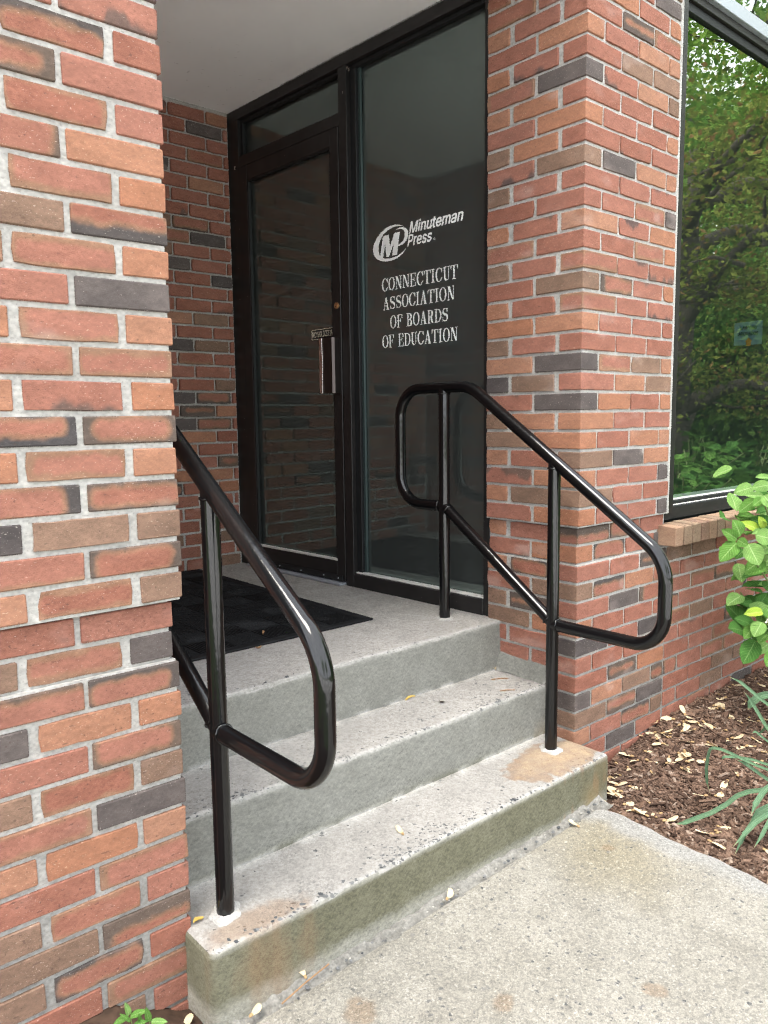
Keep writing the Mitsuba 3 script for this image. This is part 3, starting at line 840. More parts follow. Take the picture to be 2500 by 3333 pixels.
# ------------------------------------------------------------------ picture window(s)
def picture_window(x0, x1, ztop, label):
    w = thing('picture_window', label, 'window')
    part(w, 'sill_frame', cbox(x0 + .115, x1, .050, .17, .7045, .757), 'm_gasket')
    part(w, 'sill_ledge', cbox(x0 + .115, x1, .060, .17, .7575, .7615, .001), 'm_lip', label='pale lit edge of the lower frame')
    part(w, 'sill_frame', cbox(x0 + .115, x1, .066, .17, .762, .777), 'm_gasket')
    part(w, 'sill_ledge', cbox(x0 + .115, x1, .074, .17, .7775, .7815, .001), 'm_lip')
    part(w, 'jamb', cbox(x0 + .002, x0 + .1145, .046, .17, .7045, ztop, .002), 'm_gasket')
    part(w, 'jamb_face', cbox(x0 + .06, x0 + .1155, .040, .0455, .73, ztop, .001), 'm_bronze')
    part(w, 'header', cbox(x0 + .116, x1, .040, .17, 2.780, 2.836), 'm_silver', label='light grey metal header bar')
    part(w, 'header_soffit', cbox(x0 + .116, x1, .060, .17, 2.747, 2.7795, .002), 'm_bronze')
    part(w, 'header_soffit', cbox(x0 + .116, x1, .074, .17, 2.712, 2.7465, .002), 'm_gasket')
    part(w, 'pane', quads([[x0 + .11, .088, .775], [x1, .088, .775], [x1, .088, 2.72], [x0 + .11, .088, 2.72]], [[0, 1, 2, 3]]), 'm_window_glass', label='large dark pane mirroring trees')
    if ztop > 2.9: part(w, 'pane', quads([[x0 + .11, .088, 2.83], [x1, .088, 2.83], [x1, .088, ztop], [x0 + .11, .088, ztop]], [[0, 1, 2, 3]]), 'm_window_glass')
    return w


picture_window(.606, 3.6, 3.62, 'large picture window at right mirroring trees and shrubs, above a brick sill')
pw2 = thing('picture_window', 'plain dark window beyond the near brick pier, outside the left edge', 'window')
part(pw2, 'frame', cbox(-3.2, X0 - .003, .06, .17, .702, .77), 'm_gasket')
part(pw2, 'pane', quads([[-3.2, .088, .77], [X0 - .003, .088, .77], [X0 - .003, .088, 2.843], [-3.2, .088, 2.843]], [[0, 1, 2, 3]]), 'm_interior_dark')
ws = thing('window_sign', 'pale blue paper sign with a brown arrow taped inside the picture window', 'sign')
part(ws, 'sheet', quads([[1.397, .13, 1.452], [1.695, .13, 1.477], [1.695, .13, 1.592], [1.396, .13, 1.556]], [[0, 1, 2, 3]]), 'm_paper')


def sans_x(text, x0, x1, z, h, y, rise):
    m = meshkit.text_mesh(text, h, .0006, True)
    b = m.bounds
    vx = (m.vertices[:, 0] - b[0, 0]) * (x1 - x0) / (b[1, 0] - b[0, 0])
    m.vertices = np.c_[x0 + vx, y - m.vertices[:, 2], z + m.vertices[:, 1] + rise * vx]
    return m


part(ws, 'lettering', sans_x('LAWYERS', 1.456, 1.628, 1.530, .0155, .1285, .09), 'm_ink')
part(ws, 'lettering', sans_x('ABOGADOS', 1.436, 1.643, 1.501, .0155, .1285, .09), 'm_ink')
part(ws, 'arrow', quads([[1.508, .1285, 1.477], [1.545, .1285, 1.4995], [1.583, .1285, 1.483], [1.57, .1285, 1.482], [1.57, .1285, 1.460], [1.522, .1285, 1.457], [1.522, .1285, 1.479]], [[0, 6, 3, 2], [0, 3, 2, 1], [6, 5, 4, 3]]), 'm_arrow')

# ------------------------------------------------------------------ steps
def step_block(x0, x1, yf, zt, zb, yb, r=.013, ends=0.0, seed=0):
    xs = [x0]
    while xs[-1] < x1 - 1e-6:
        e = min(xs[-1] - x0, x1 - xs[-1])
        xs.append(min(x1, xs[-1] + (.004 if e < .035 else .02)))
    xs = np.array(xs)
    prof = [(yf, z) for z in np.linspace(zb, zt - r, 12)[:-1]]
    prof += [(yf + r - r * math.cos(a), zt - r + r * math.sin(a)) for a in np.linspace(0, math.pi / 2, 7)]
    ny = max(8, int((yb - yf) / .03))
    prof += [(y, zt) for y in np.linspace(yf + r, yb, ny)[1:]]
    prof = np.array(prof)
    nx, n_ = len(xs), len(prof)
    X = np.repeat(xs, n_).reshape(nx, n_)
    Y, Z = np.tile(prof[:, 0], (nx, 1)), np.tile(prof[:, 1], (nx, 1))
    q = np.stack([X * 9, Y * 9, Z * 9], -1)
    d = (meshkit.fbm(q, 4, seed) - .5) * .006 + (meshkit.fbm(q * 5, 3, seed + 5) - .5) * .003
    nose = np.exp(-(((Y - yf) / .02) ** 2 + ((Z - zt) / .02) ** 2))
    chip = np.clip(meshkit.fbm(np.stack([X * 22, Y * 9, Z * 9], -1), 3, seed + 9) - .56, 0, 1) * .05 * nose
    front = np.clip((zt - r * .5 - Z) / .005, 0, 1)
    Y = Y + d * front + chip * .7
    Z = Z + d * (1 - front) * .7 - chip * .7
    if ends:
        e = np.minimum(X - x0, x1 - X)
        ins = ends - np.sqrt(np.maximum(ends ** 2 - np.clip(ends - e, 0, ends) ** 2, 0))
        w = np.clip(1 - (Y - yf) / .12, .25, 1)
        Y = Y + ins * np.clip(1 - (Y - yf) / .05, 0, 1)
        Z = Z - ins * .7 * np.clip((Z - zt + .08) / .08, 0, 1)
    v = np.stack([X, Y, Z], -1).reshape(-1, 3)
    top = quads(v, grid(nx, n_))
    if top.face_normals[len(top.faces) // 2] @ np.array([0, -.5, .5]) < 0: top.invert()
    caps = []
    for i, s in ((0, -1), (nx - 1, 1)):
        ring = np.vstack([v.reshape(nx, n_, 3)[i], [[xs[i], yb, zb]]])
        c = np.array([[xs[i], yf + .10, zt - .08]])
        k = np.arange(len(ring))
        m = trimesh.Trimesh(np.vstack([ring, c]), np.stack([k, (k + 1) % len(ring), k * 0 + len(ring)], 1), process=False)
        if m.face_normals[3][0] * s < 0: m.invert()
        caps.append(m)
    return cat([top] + caps)


stp = thing('concrete_steps', 'three weathered concrete steps with pebbly edges rising to the entry landing', 'steps')
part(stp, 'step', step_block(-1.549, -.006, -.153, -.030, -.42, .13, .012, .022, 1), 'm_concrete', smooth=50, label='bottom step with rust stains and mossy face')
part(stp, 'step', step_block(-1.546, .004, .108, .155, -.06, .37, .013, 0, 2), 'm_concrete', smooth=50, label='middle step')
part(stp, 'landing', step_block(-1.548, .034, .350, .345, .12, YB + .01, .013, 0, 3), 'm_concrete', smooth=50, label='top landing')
fil = quads([[.0, .112, .157], [.0, .112, .215], [-.030, .112, .157], [.0, .36, .157], [.0, .36, .225], [-.034, .36, .157]], [[2, 5, 4, 1], [0, 1, 2, 2], [3, 5, 4, 4]])
for _ in range(3): fil = fil.subdivide()
fil.vertices += (meshkit.fbm(fil.vertices * 40, 3)[:, None] - .5) * .012
part(stp, "mortar_fillet", fil, {"type":"twosided","bsdf":MATS["m_concrete"]}, smooth=True)

# stones set in the nosings and the gap along the walkway
def pebbles(P, sizes, flat=.5, seed=3):
    r = np.random.default_rng(seed)
    base = trimesh.creation.icosphere(1)
    bv, bf = np.array(base.vertices), np.array(base.faces)
    vs, fs, uvs = [], [], []
    for i, (p, s) in enumerate(zip(P, sizes)):
        k = r.uniform(.55, 1.0, 3) * s
        k[2] *= flat
        a = r.uniform(0, 6.3)
        v = bv * (1 + r.uniform(-.28, .28, (len(bv), 1))) * k
        v = np.c_[v[:, 0] * math.cos(a) - v[:, 1] * math.sin(a), v[:, 0] * math.sin(a) + v[:, 1] * math.cos(a), v[:, 2]] + p
        vs.append(v); fs.append(bf + i * len(bv)); uvs.append(np.full((len(bv), 2), r.random()))
    return trimesh.Trimesh(np.vstack(vs), np.vstack(fs), process=False), np.vstack(uvs)


prng = np.random.default_rng(5)
P, Sz = [], []
for yf, zt, n_ in ((-.153, -.030, 130), (.108, .155, 80), (.350, .345, 45)):
    for _ in range(n_):
        x = prng.uniform(-1.52, -.03)
        if meshkit.noise(np.array([x * 5, yf * 9, 1.]))< .33: continue
        P.append((x, yf + .008 + abs(prng.normal(0, .012)), zt - .0012)); Sz.append(prng.uniform(.003, .0095))
m, uv = pebbles(P, Sz, .28)
part(stp, 'exposed_aggregate', m, 'm_stone', kind='stuff', uv=uv)

# ------------------------------------------------------------------ walkway, beds, ground
walk_z = lambda x: -.162 + .03 * x


def slab(xa, xb, ya, yb, fz, th, step=.02):
    ys = np.linspace(ya, yb, max(2, int((yb - ya) / step)))
    n_ = max(2, int(1.5 / step))
    u = np.linspace(0, 1, n_)
    X = np.array([xa(y) + (xb(y) - xa(y)) * u for y in ys])
    Y = np.repeat(ys, n_).reshape(len(ys), n_)
    Z = fz(X) + (meshkit.fbm(np.stack([X * 7, Y * 7, 0 * X], -1), 4) - .5) * .006
    e = np.minimum(X - X[:, :1], X[:, -1:] - X)
    Z -= .008 * np.exp(-(e / .008) ** 2) + .008 * np.exp(-((Y.max() - Y) / .012) ** 2)
    v = np.stack([X, Y, Z], -1)
    top = quads(v.reshape(-1, 3), grid(len(ys), n_))
    if top.face_normals[0][2] < 0: top.invert()
    sk = []
    for ring, want in ((v[:, 0], (-1, 0)), (v[:, -1], (1, 0)), (v[-1], (0, 1)), (v[0], (0, -1))):
        q = np.concatenate([ring, ring - [0, 0, th]])
        m = quads(q, [[i, i + 1, len(ring) + i + 1, len(ring) + i] for i in range(len(ring) - 1)])
        if m.face_normals[0][:2] @ np.array(want) < 0: m.invert()
        sk.append(m)
    return cat([top] + sk)


wob = lambda y, s: .004 * math.sin(y * 21 + s) + .003 * math.sin(y * 57 + 2 * s)
setting('walkway', slab(lambda y: -1.60 + wob(y, 1), lambda y: -.113 + .058 * (y + .19) + wob(y, 2), -2.6, -.192, walk_z, .1), 'm_walk', label='pale concrete walkway slab in front of the steps', smooth=40)


def mz(x, y):
    return -.195 + .085 * np.clip((x - .05) / .6, 0, 1) * np.clip(1 + (y + .05) / .6, 0, 1)


def sheet(x0, x1, y0, y1, step, fz):
    xs, ys = np.arange(x0, x1 + step, step), np.arange(y0, y1 + step, step)
    X, Y = np.meshgrid(xs, ys, indexing='ij')
    m = quads(np.stack([X, Y, fz(X, Y)], -1).reshape(-1, 3), grid(len(xs), len(ys)))
    if m.face_normals[0][2] < 0: m.invert()
    return m


fb = lambda X, Y, s, o=3: meshkit.fbm(np.stack([X * s, Y * s, 0 * X], -1), o) - .5
setting('mulch_bed', sheet(-.18, 3.4, -2.4, .02, .02, lambda X, Y: mz(X, Y) - .010 + fb(X, Y, 9) * .02 - .035 * np.exp(-(((X - .13) / .06) ** 2 + ((Y + .40) / .045) ** 2))), 'm_soil', label='dark soil under the bark mulch', smooth=True)
setting('soil', sheet(-3.2, -1.52, -1.5, .05, .02, lambda X, Y: -.232 + .10 * np.clip((-1.56 - X) / .16, 0, 1) + fb(X, Y, 12) * .03), 'm_soil', smooth=True)
setting('ground', sheet(-60, 60, -60, 60, 2.0, lambda X, Y: -.30 + 0 * X), 'm_lawn')
setting('parking_lot', trimesh.creation.box(bounds=[[-30, -22, -.33], [3.2, -2.62, -.225]]), 'm_lot')

# broken mortar and grit in the joint between bottom step and walkway
base = sheet(-1.56, -.075, -.212, -.14, .006, lambda X, Y: walk_z(X) - .012 + fb(X, Y, 30, 4) * .030 + .012 * np.clip((Y + .178) / .02, 0, 1) * (fb(X, Y, 7) + .5))
setting('joint_mortar', base, 'm_joint', label='broken mortar along the foot of the bottom step', smooth=False)
P = np.c_[prng.uniform(-1.54, -.04, 90), prng.normal(-.180, .006, 90)]
P = np.c_[P, walk_z(P[:, 0]) - .002 + prng.uniform(0, .002, 90)]
m, uv = pebbles(P, prng.uniform(.0012, .0040, 90) ** 1.0, .6, 8)
setting('gravel', m, 'm_rubble', label='grit and dark stone chips along the foot of the bottom step', kind='stuff', uv=uv)
labels['gravel']['category'] = 'gravel'
P = np.c_[prng.uniform(-1.5, -.06, 34), prng.normal(-.186, .006, 34)]
P = np.c_[P, walk_z(P[:, 0]) + .001]
m, uv = pebbles(P, prng.uniform(.003, .0075, 34), .6, 9)
setting('gravel', m, 'm_stone', label='dark stone chips lying in the joint below the steps', kind='stuff', uv=uv)

# ------------------------------------------------------------------ handrails
def handrail(x, dy, label):
    h = thing('handrail', label, 'handrail', 'black pipe handrails on the entry steps')
    Q = lambda y, z: (x, y + dy, z)
    R_ = .0212
    loop = fillet([Q(.006, .4215), Q(-.408, .4215), Q(-.408, .700), Q(.391, 1.249), Q(.776, 1.249), Q(.776, .7915), Q(.526, .7915)], [.105, .14, .16, .115, .115], 14)
    part(h, 'rail', sweep(loop, R_, 26), 'm_black_paint', smooth=50)
    part(h, 'brace', sweep(np.linspace(Q(.526, .795), Q(.006, .4275), 12), R_ * .97, 26), 'm_black_paint', smooth=50)
    for y, z0, z1 in ((.006, -.04, .985), (.526, .335, 1.249)):
        part(h, 'post', sweep(np.linspace(Q(y, z0), Q(y, z1 - .002), 14), R_, 26), 'm_black_paint', smooth=50)
    for (y, z) in ((.006, .4215), (.526, .7915), (.006, .985), (.526, 1.249)):        # weld beads
        for s in (-1, 1):
            dirv = {(.006, .4215): (0, -1, 0), (.526, .7915): (0, 1, 0)}.get((y, z), (0, 0, -1))
            if s == 1 and dirv[2]: continue
            if s == 1: dirv = (0, .687, .727) if y < .1 else (0, -.687, -.5)
            dv = np.array(dirv) / np.linalg.norm(dirv)
            ring = []
            e1 = np.array([1., 0, 0]); e2 = np.cross(dv, e1)
            for a in np.linspace(0, 2 * math.pi, 19):
                ring.append(np.array(Q(y, z)) + dv * (.024 + .002 * math.sin(5 * a)) + (R_ + .0005) * (math.cos(a) * e1 + math.sin(a) * e2))
            part(h, 'weld', sweep(ring, .0034, 7, False, up=tuple(dv + .01)), 'm_black_paint', smooth=50)
    for y, z, r in ((.006, -.030, .044), (.526, .345, .040)):
        a = np.linspace(0, 2 * math.pi, 40, endpoint=False)
        rr = r * (1 + .16 * np.sin(2 * a + x * 9) + .10 * np.sin(5 * a + y * 7))
        rings = [(1.0, -.004), (.93, .0035), (.7, .006), (.45, .0075)]
        v = np.vstack([np.c_[x + k * rr * np.cos(a), y + dy + k * rr * np.sin(a) * .9, np.full(40, z + hh) + (meshkit.noise(np.c_[np.cos(a), np.sin(a), a * 0 + k] * 4) - .5) * .002] for k, hh in rings])
        f = [[k * 40 + i, k * 40 + (i + 1) % 40, (k + 1) * 40 + (i + 1) % 40, (k + 1) * 40 + i] for k in range(3) for i in range(40)]
        part(h, 'grout_patch', quads(v, f), 'm_grout', smooth=True, label='white grout patch round the post foot')
    return h


handrail(-1.449, -.045, 'nearer black pipe handrail, partly hidden by the near brick pier')
handrail(-.131, 0, 'farther black pipe handrail in front of the dark sidelight and corner pier')

# ------------------------------------------------------------------ doormat
mt = thing('doormat', 'black ribbed rubber doormat on the entry landing', 'doormat')
MX0, MX1, MY0, MY1, MZ = -1.262, -.352, .700, 2.13, .346
part(mt, 'border', cat([cbox(MX0, MX1, MY0, MY0 + .042, MZ, MZ + .0075, .003), cbox(MX0, MX1, MY1 - .042, MY1, MZ, MZ + .0075, .003), cbox(MX0, MX0 + .042, MY0 + .0425, MY1 - .0425, MZ, MZ + .0075, .003),
                        cbox(MX1 - .042, MX1, MY0 + .0425, MY1 - .0425, MZ, MZ + .0075, .003)]), 'm_rubber')
part(mt, 'base', trimesh.creation.box(bounds=[[MX0 + .01, MY0 + .01, MZ], [MX1 - .01, MY1 - .01, MZ + .0035]]), 'm_rubber')
NX, NY = 6, 10
dx, dy = (MX1 - MX0 - .088) / NX, (MY1 - MY0 - .088) / NY
for i in range(NX):
    for j in range(NY):
        cx, cy = MX0 + .044 + (i + .5) * dx, MY0 + .044 + (j + .5) * dy
        ang = (45, -45)[(i + j) % 2] if (j // 2) % 2 else (0, 90)[(i + j) % 2]
        sq = sbox(-dx / 2 + .002, -dy / 2 + .002, dx / 2 - .002, dy / 2 - .002)
        ms = []
        for o in np.arange(-.11, .111, .0105):
            g = affinity.rotate(sbox(-.12, o, .12, o + .0055), ang, origin=(0, 0)).intersection(sq)
            if g.geom_type == 'Polygon' and g.area > 1e-6: ms.append(trimesh.creation.extrude_polygon(g, .0032, engine='earcut'))
        m = cat(ms)
        m.apply_translation([cx, cy, MZ + .0034])
        part(mt, 'ribbed_panel', m, 'm_rubber')

# ------------------------------------------------------------------ bark mulch
def chips(n, x0, x1, y0, y1, seed, keep, size=1.0, lift=.0):
    r = np.random.default_rng(seed)
    x, y = r.uniform(x0, x1, n), r.uniform(y0, y1, n)
    k = keep(x, y)
    x, y = x[k], y[k]
    n = len(x)
    hole = .035 * np.exp(-(((x - .13) / .06) ** 2 + ((y + .40) / .045) ** 2))
    z = mz(x, y) - .006 + r.uniform(-.004, .010, n) + lift - hole + (meshkit.fbm(np.c_[x * 9, y * 9, 0 * x], 3) - .5) * .02
    L = r.lognormal(-4.72, .48, n) * size
    wd, th = L * r.uniform(.14, .42, n), r.uniform(.0012, .0035, n) * size
    b = np.array([[-1, -1, -1], [1, -.7, -1], [.8, 1, -1], [-1, .8, -1], [-1, -.6, 1], [.9, -1, 1], [1, .8, 1], [-.8, 1, 1]], float)
    v = b[None] * np.stack([L, wd, th], 1)[:, None] * r.uniform(.75, 1.2, (n, 8, 3))
    yaw, pit, rol = r.uniform(0, 6.283, n), r.normal(0, .28, n), r.normal(0, .5, n)
    cy, sy, cp, sp, cr, sr = np.cos(yaw), np.sin(yaw), np.cos(pit), np.sin(pit), np.cos(rol), np.sin(rol)
    Rm = np.stack([np.stack([cy * cp, cy * sp * sr - sy * cr, cy * sp * cr + sy * sr], -1), np.stack([sy * cp, sy * sp * sr + cy * cr, sy * sp * cr - cy * sr], -1), np.stack([-sp, cp * sr, cp * cr], -1)], 1)
    v = np.einsum('nij,nkj->nki', Rm, v) + np.stack([x, y, z], 1)[:, None]
    q = np.array([[3, 2, 1, 0], [4, 5, 6, 7], [0, 1, 5, 4], [1, 2, 6, 5], [2, 3, 7, 6], [3, 0, 4, 7]])
    f = (q[None] + 8 * np.arange(n)[:, None, None]).reshape(-1, 4)
    return quads(v.reshape(-1, 3), f), np.repeat(r.uniform(0, 1, (n, 1)), 8, 0).repeat(2, 1)


edge_x = lambda y: -.110 + .058 * (y + .19)
keepf = lambda x, y: (y < -.012) & (x > np.where(y > -.185, .008, edge_x(y) + .006))
m1, u1 = chips(60000, -.16, 1.75, -1.15, -.01, 21, keepf)
m2, u2 = chips(9000, 1.6, 3.3, -1.6, -.01, 22, keepf, 1.5)
m3, u3 = chips(6000, -.2, 1.7, -2.3, -1.15, 23, keepf, 1.5)
m4, u4 = chips(900, -.05, 1.5, -1.1, -.01, 24, keepf, 1.5, .006)
k = thing('bark_mulch', 'dark brown shredded bark mulch covering the planting bed', 'mulch', kind='stuff')
scene[k] = mikit.ply(cat([m1, m2, m3, m4]), 'm_mulch', uv=np.vstack([u1, u2, u3, u4]))

# ------------------------------------------------------------------ maple seeds and litter
def samara(seed, curl):
    r = np.random.default_rng(seed)
    n, w = 9, 5
    v, uv = [], []
    for i in range(n):
        t = i / (n - 1)
        half = (.0016 + .0062 * math.sin(min(1, t * 1.25) ** 1.3 * math.pi * .72)) * (1 if t < .97 else .55)
        for j in range(w):
            s = j / (w - 1) - .5
            bend = .0055 * math.sin(t * 2.2) * curl
            v.append((t * .034, s * 2 * half + bend + .004 * t * t, .0012 + .0035 * math.sin(t * 3 + seed) * t + .0015 * abs(s) * (1 if seed % 2 else -1) + r.normal(0, .0002)))
            uv.append((t, j / (w - 1)))
    blade = quads(v, grid(n, w))
    nut = trimesh.creation.icosphere(1)
    nut.vertices = nut.vertices * [.0052, .0036, .0026] + [.001, 0, .0026]
    return cat([blade, nut]), np.vstack([uv, np.zeros((len(nut.vertices), 2))])


SV = [mikit.ply(m, 'm_dry', smooth=True, uv=u) for m, u in (samara(s, c) for s, c in ((1, .6), (2, -.7), (3, 1.2), (4, .1), (5, -1.3), (6, .4)))]
srng = np.random.default_rng(31)


def lay(key, P, yaw, tilt=0, roll=0, s=1.0, v=0):
    scene[key] = {**SV[v], 'to_world': T4().translate([float(c) for c in P]).rotate([0, 0, 1], float(yaw)).rotate([0, 1, 0], float(tilt)).rotate([1, 0, 0], float(roll)).scale(float(s))}


SEEDS=[[0.702,-0.054],[0.651,-0.085],[0.595,-0.087],[0.613,-0.145],[0.678,-0.123],[0.711,-0.127],[0.687,-0.189],[0.711,-0.225],[0.826,-0.182],[0.839,-0.229],[0.882,-0.087],[0.891,-0.107],[0.889,-0.127],[1.138,-0.034],[1.015,-0.077],[0.912,-0.228],[0.657,-0.273],[0.635,-0.266],[0.426,-0.112],[0.479,-0.099],[0.512,-0.095],[0.442,-0.19],[0.399,-0.217],[0.382,-0.236],[0.517,-0.185],[0.565,-0.113],[0.435,-0.275],[0.556,-0.26],[0.563,-0.22],[0.218,-0.391],[0.245,-0.408],[0.278,-0.415],[-0.025,-0.37],[0.01,-0.515],[0.041,-0.511],[-0.04,-0.529],[0.042,-0.662],[0.684,-0.353],[0.661,-0.386],[0.654,-0.334],[1.304,-0.091],[1.176,-0.032],[0.368,-0.169],[0.41,-0.187],[0.594,-0.418],[0.741,-0.314],[0.901,-0.271],[0.32,-0.185],[0.077,-0.501],[0.422,-0.405],[0.502,-0.072],[0.117,-0.075],[0.147,-0.099],[0.209,-0.093],[0.177,-0.01],[0.203,-0.044],[0.144,-0.041],[0.055,-0.078],[0.022,-0.126],[0.03,-0.147],[-0.011,-0.129],[-0.008,-0.151],[0.004,-0.174],[-0.052,-0.148],[0.057,-0.161],[0.097,-0.131],[0.236,-0.169],[0.337,-0.086],[0.264,-0.102],[0.272,-0.073],[0.427,-0.018],[0.437,-0.062],[0.44,-0.078],[0.427,-0.11],[0.488,-0.108],[0.492,-0.067],[0.437,-0.196],[0.397,-0.212],[0.38,-0.231],[0.412,-0.183],[0.568,-0.007],[0.701,-0.053],[0.597,-0.087],[0.651,-0.086],[-0.033,-0.227],[-0.039,-0.281],[-0.037,-0.317],[-0.023,-0.342],[-0.019,-0.368],[0.013,-0.34],[-0.038,-0.27],[0.071,-0.058],[0.011,-0.096],[0.282,-0.124],[0.103,-0.164]]
extra = [(srng.uniform(.0, 1.5), -srng.uniform(.02, .62)) for _ in range(30)]
pts = [tuple(q) for q in SEEDS] + [q for q in extra if keepf(np.array([q[0]]), np.array([q[1]]))[0]]
for i, (x, y) in enumerate(pts):
    k = thing('maple_seed', 'pale winged maple seed lying on the brown bark mulch', 'maple seed', 'maple seeds strewn over the mulch')
    z = float(mz(np.float64(x), np.float64(y))) + .008 + float(meshkit.fbm(np.array([[x * 9, y * 9, 0]]), 3)[0] - .5) * .02
    lay(k, (x, y, z), srng.uniform(0, 360), srng.normal(0, 12), srng.normal(0, 16), srng.uniform(1.1, 1.6), int(srng.integers(6)))
for lab, P, yaw, v in (('winged maple seed standing in the joint below the bottom step, towards the near pier', (-1.317, -.172, -.190), 70, 0), ('maple seed on the walkway slab near its far right corner', (-.288, -.222, walk_z(-.288) + .002), 60, 2),
                       ('pair of dry maple wings at the foot of the bottom step beside the dark pebble', (-1.476, -.185, -.194), 25, 1), ('small pale maple seed on the bottom tread midway along its edge', (-.902, -.065, -.028), 65, 3),
                       ('dry maple seed in the joint under the middle of the bottom step', (-.854, -.190, -.184), 35, 4), ('pale seed wing in the soil at the corner of the near pier and step', (-1.60, -.10, -.21), 20, 5)):
    k = thing('maple_seed', lab, 'maple seed')
    lay(k, P, yaw, -8, 10, 1.15, v)


def litter_leaf(w, L, seed):
    r = np.random.default_rng(seed)
    v = []
    for i in range(7):
        t = i / 6
        for j in range(5):
            s = j / 4 - .5
            v.append((t * L, s * w * math.sin(math.pi * (.06 + .9 * t)) , .002 + .006 * (abs(s) * 1.5) + .004 * math.sin(t * 4 + seed) + r.normal(0, .0006)))
    return quads(v, grid(7, 5))


for nm, lab, ct, P, yaw, w, L, mat in (('fallen_leaf', 'small yellow leaf on the bottom step against the near brick pier', 'leaf', (-1.528, -.03, -.029), 20, .016, .034, 'm_yellow'),
                                       ('fallen_leaf', 'curled tan leaf on the landing in front of the doormat', 'leaf', (-.905, .68, .3465), 10, .014, .026, 'm_twig'),
                                       ('fallen_leaf', 'narrow yellow leaf lying on the middle tread', 'leaf', (-.515, .342, .1565), -8, .011, .042, 'm_yellow'),
                                       ('fallen_leaf', 'dark grey leaf flat on the middle tread', 'leaf', (-.452, .235, .1565), 10, .022, .024, 'm_darkleaf'),
                                       ('fallen_leaf', 'tiny dry leaf against the corner of the middle tread and brick', 'leaf', (-.045, .335, .159), 60, .012, .022, 'm_dry'),
                                       ('fallen_leaf', 'tan leaf lying on the bottom of the doormat corner', 'leaf', (-.80, .80, .3545), 40, .010, .02, 'm_twig')):
    k = thing(nm, lab, ct)
    scene[k] = mikit.ply(litter_leaf(w, L, int(L * 1e4)), mat, smooth=True, to_world=T4().translate(list(P)).rotate([0, 0, 1], yaw))
for lab, a, b in (('reddish twig on the middle tread, nearer the brick wall', (-.135, .278, .1575), (-.078, .245, .1575)), ('reddish twig on the middle tread, close to its front edge', (-.205, .176, .1575), (-.158, .146, .1575)),
                  ('long thin brown twig lying in the joint below the bottom step', (-1.40, -.196, -.197), (-1.245, -.170, -.190))):
    k = thing('twig', lab, 'twig')
    a, b = np.array(a), np.array(b)
    scene[k] = mikit.ply(sweep([a, a * .5 + b * .5 + [.002, .002, .001], b], .0017, 6, up=(.1, .1, 1)), 'm_twig', smooth=True)

# ------------------------------------------------------------------ leaves
def ovate(n=13, serr=True, bend=.25, cup=.18, w0=.62, seed=0):
    """unit leaf along +x, width about w0, facing +z"""
    r = np.random.default_rng(seed)
    v, uv = [], []
    for i in range(n):
        t = i / (n - 1)
        half = w0 / 2 * (math.sin(math.pi * t ** .80) ** .62) * (1 if t < .8 else 1 - .25 * (t - .8) / .2)
        if serr and 0 < i < n - 1: half *= 1 + (.035 if i % 2 else -.035)
        for j in range(7):
            s = (j - 3) / 3
            z = -bend * t * t * .6 + cup * abs(s) * half * 1.2 + .018 * math.sin(t * 9 + seed) * s + r.normal(0, .004) - .02 * math.cos(t * 30) * abs(s) * .6
            v.append((t, s * half, z))
            uv.append((t * .98 + .01, j / 6))
    return quads(v, grid(n, 7)), np.array(uv)


OV = [ovate(seed=s, bend=b, cup=c) for s, b, c in ((1, .30, .20), (2, .15, .30), (3, .45, .12), (4, .05, .35))]
LM = ['m_leaf_deep', 'm_leaf', 'm_leaf_pale', 'm_leaf_lime']
LEAFPLY = {(i, k): mikit.ply(OV[i][0], LM[k], smooth=True, uv=OV[i][1]) for i in range(4) for k in range(4)}


def leaf_matrix(B, Tp, width, face):
    B, Tp = np.array(B, float), np.array(Tp, float)
    d = Tp - B
    L = np.linalg.norm(d)
    x = d / L
    z = np.array(face, float)
    z = z - x * (z @ x)
    z /= np.linalg.norm(z)
    y = np.cross(z, x)
    M = np.eye(4)
    M[:3, 0], M[:3, 1], M[:3, 2], M[:3, 3] = x * L, y * width / .62, z * L, B
    return T4(M.tolist())


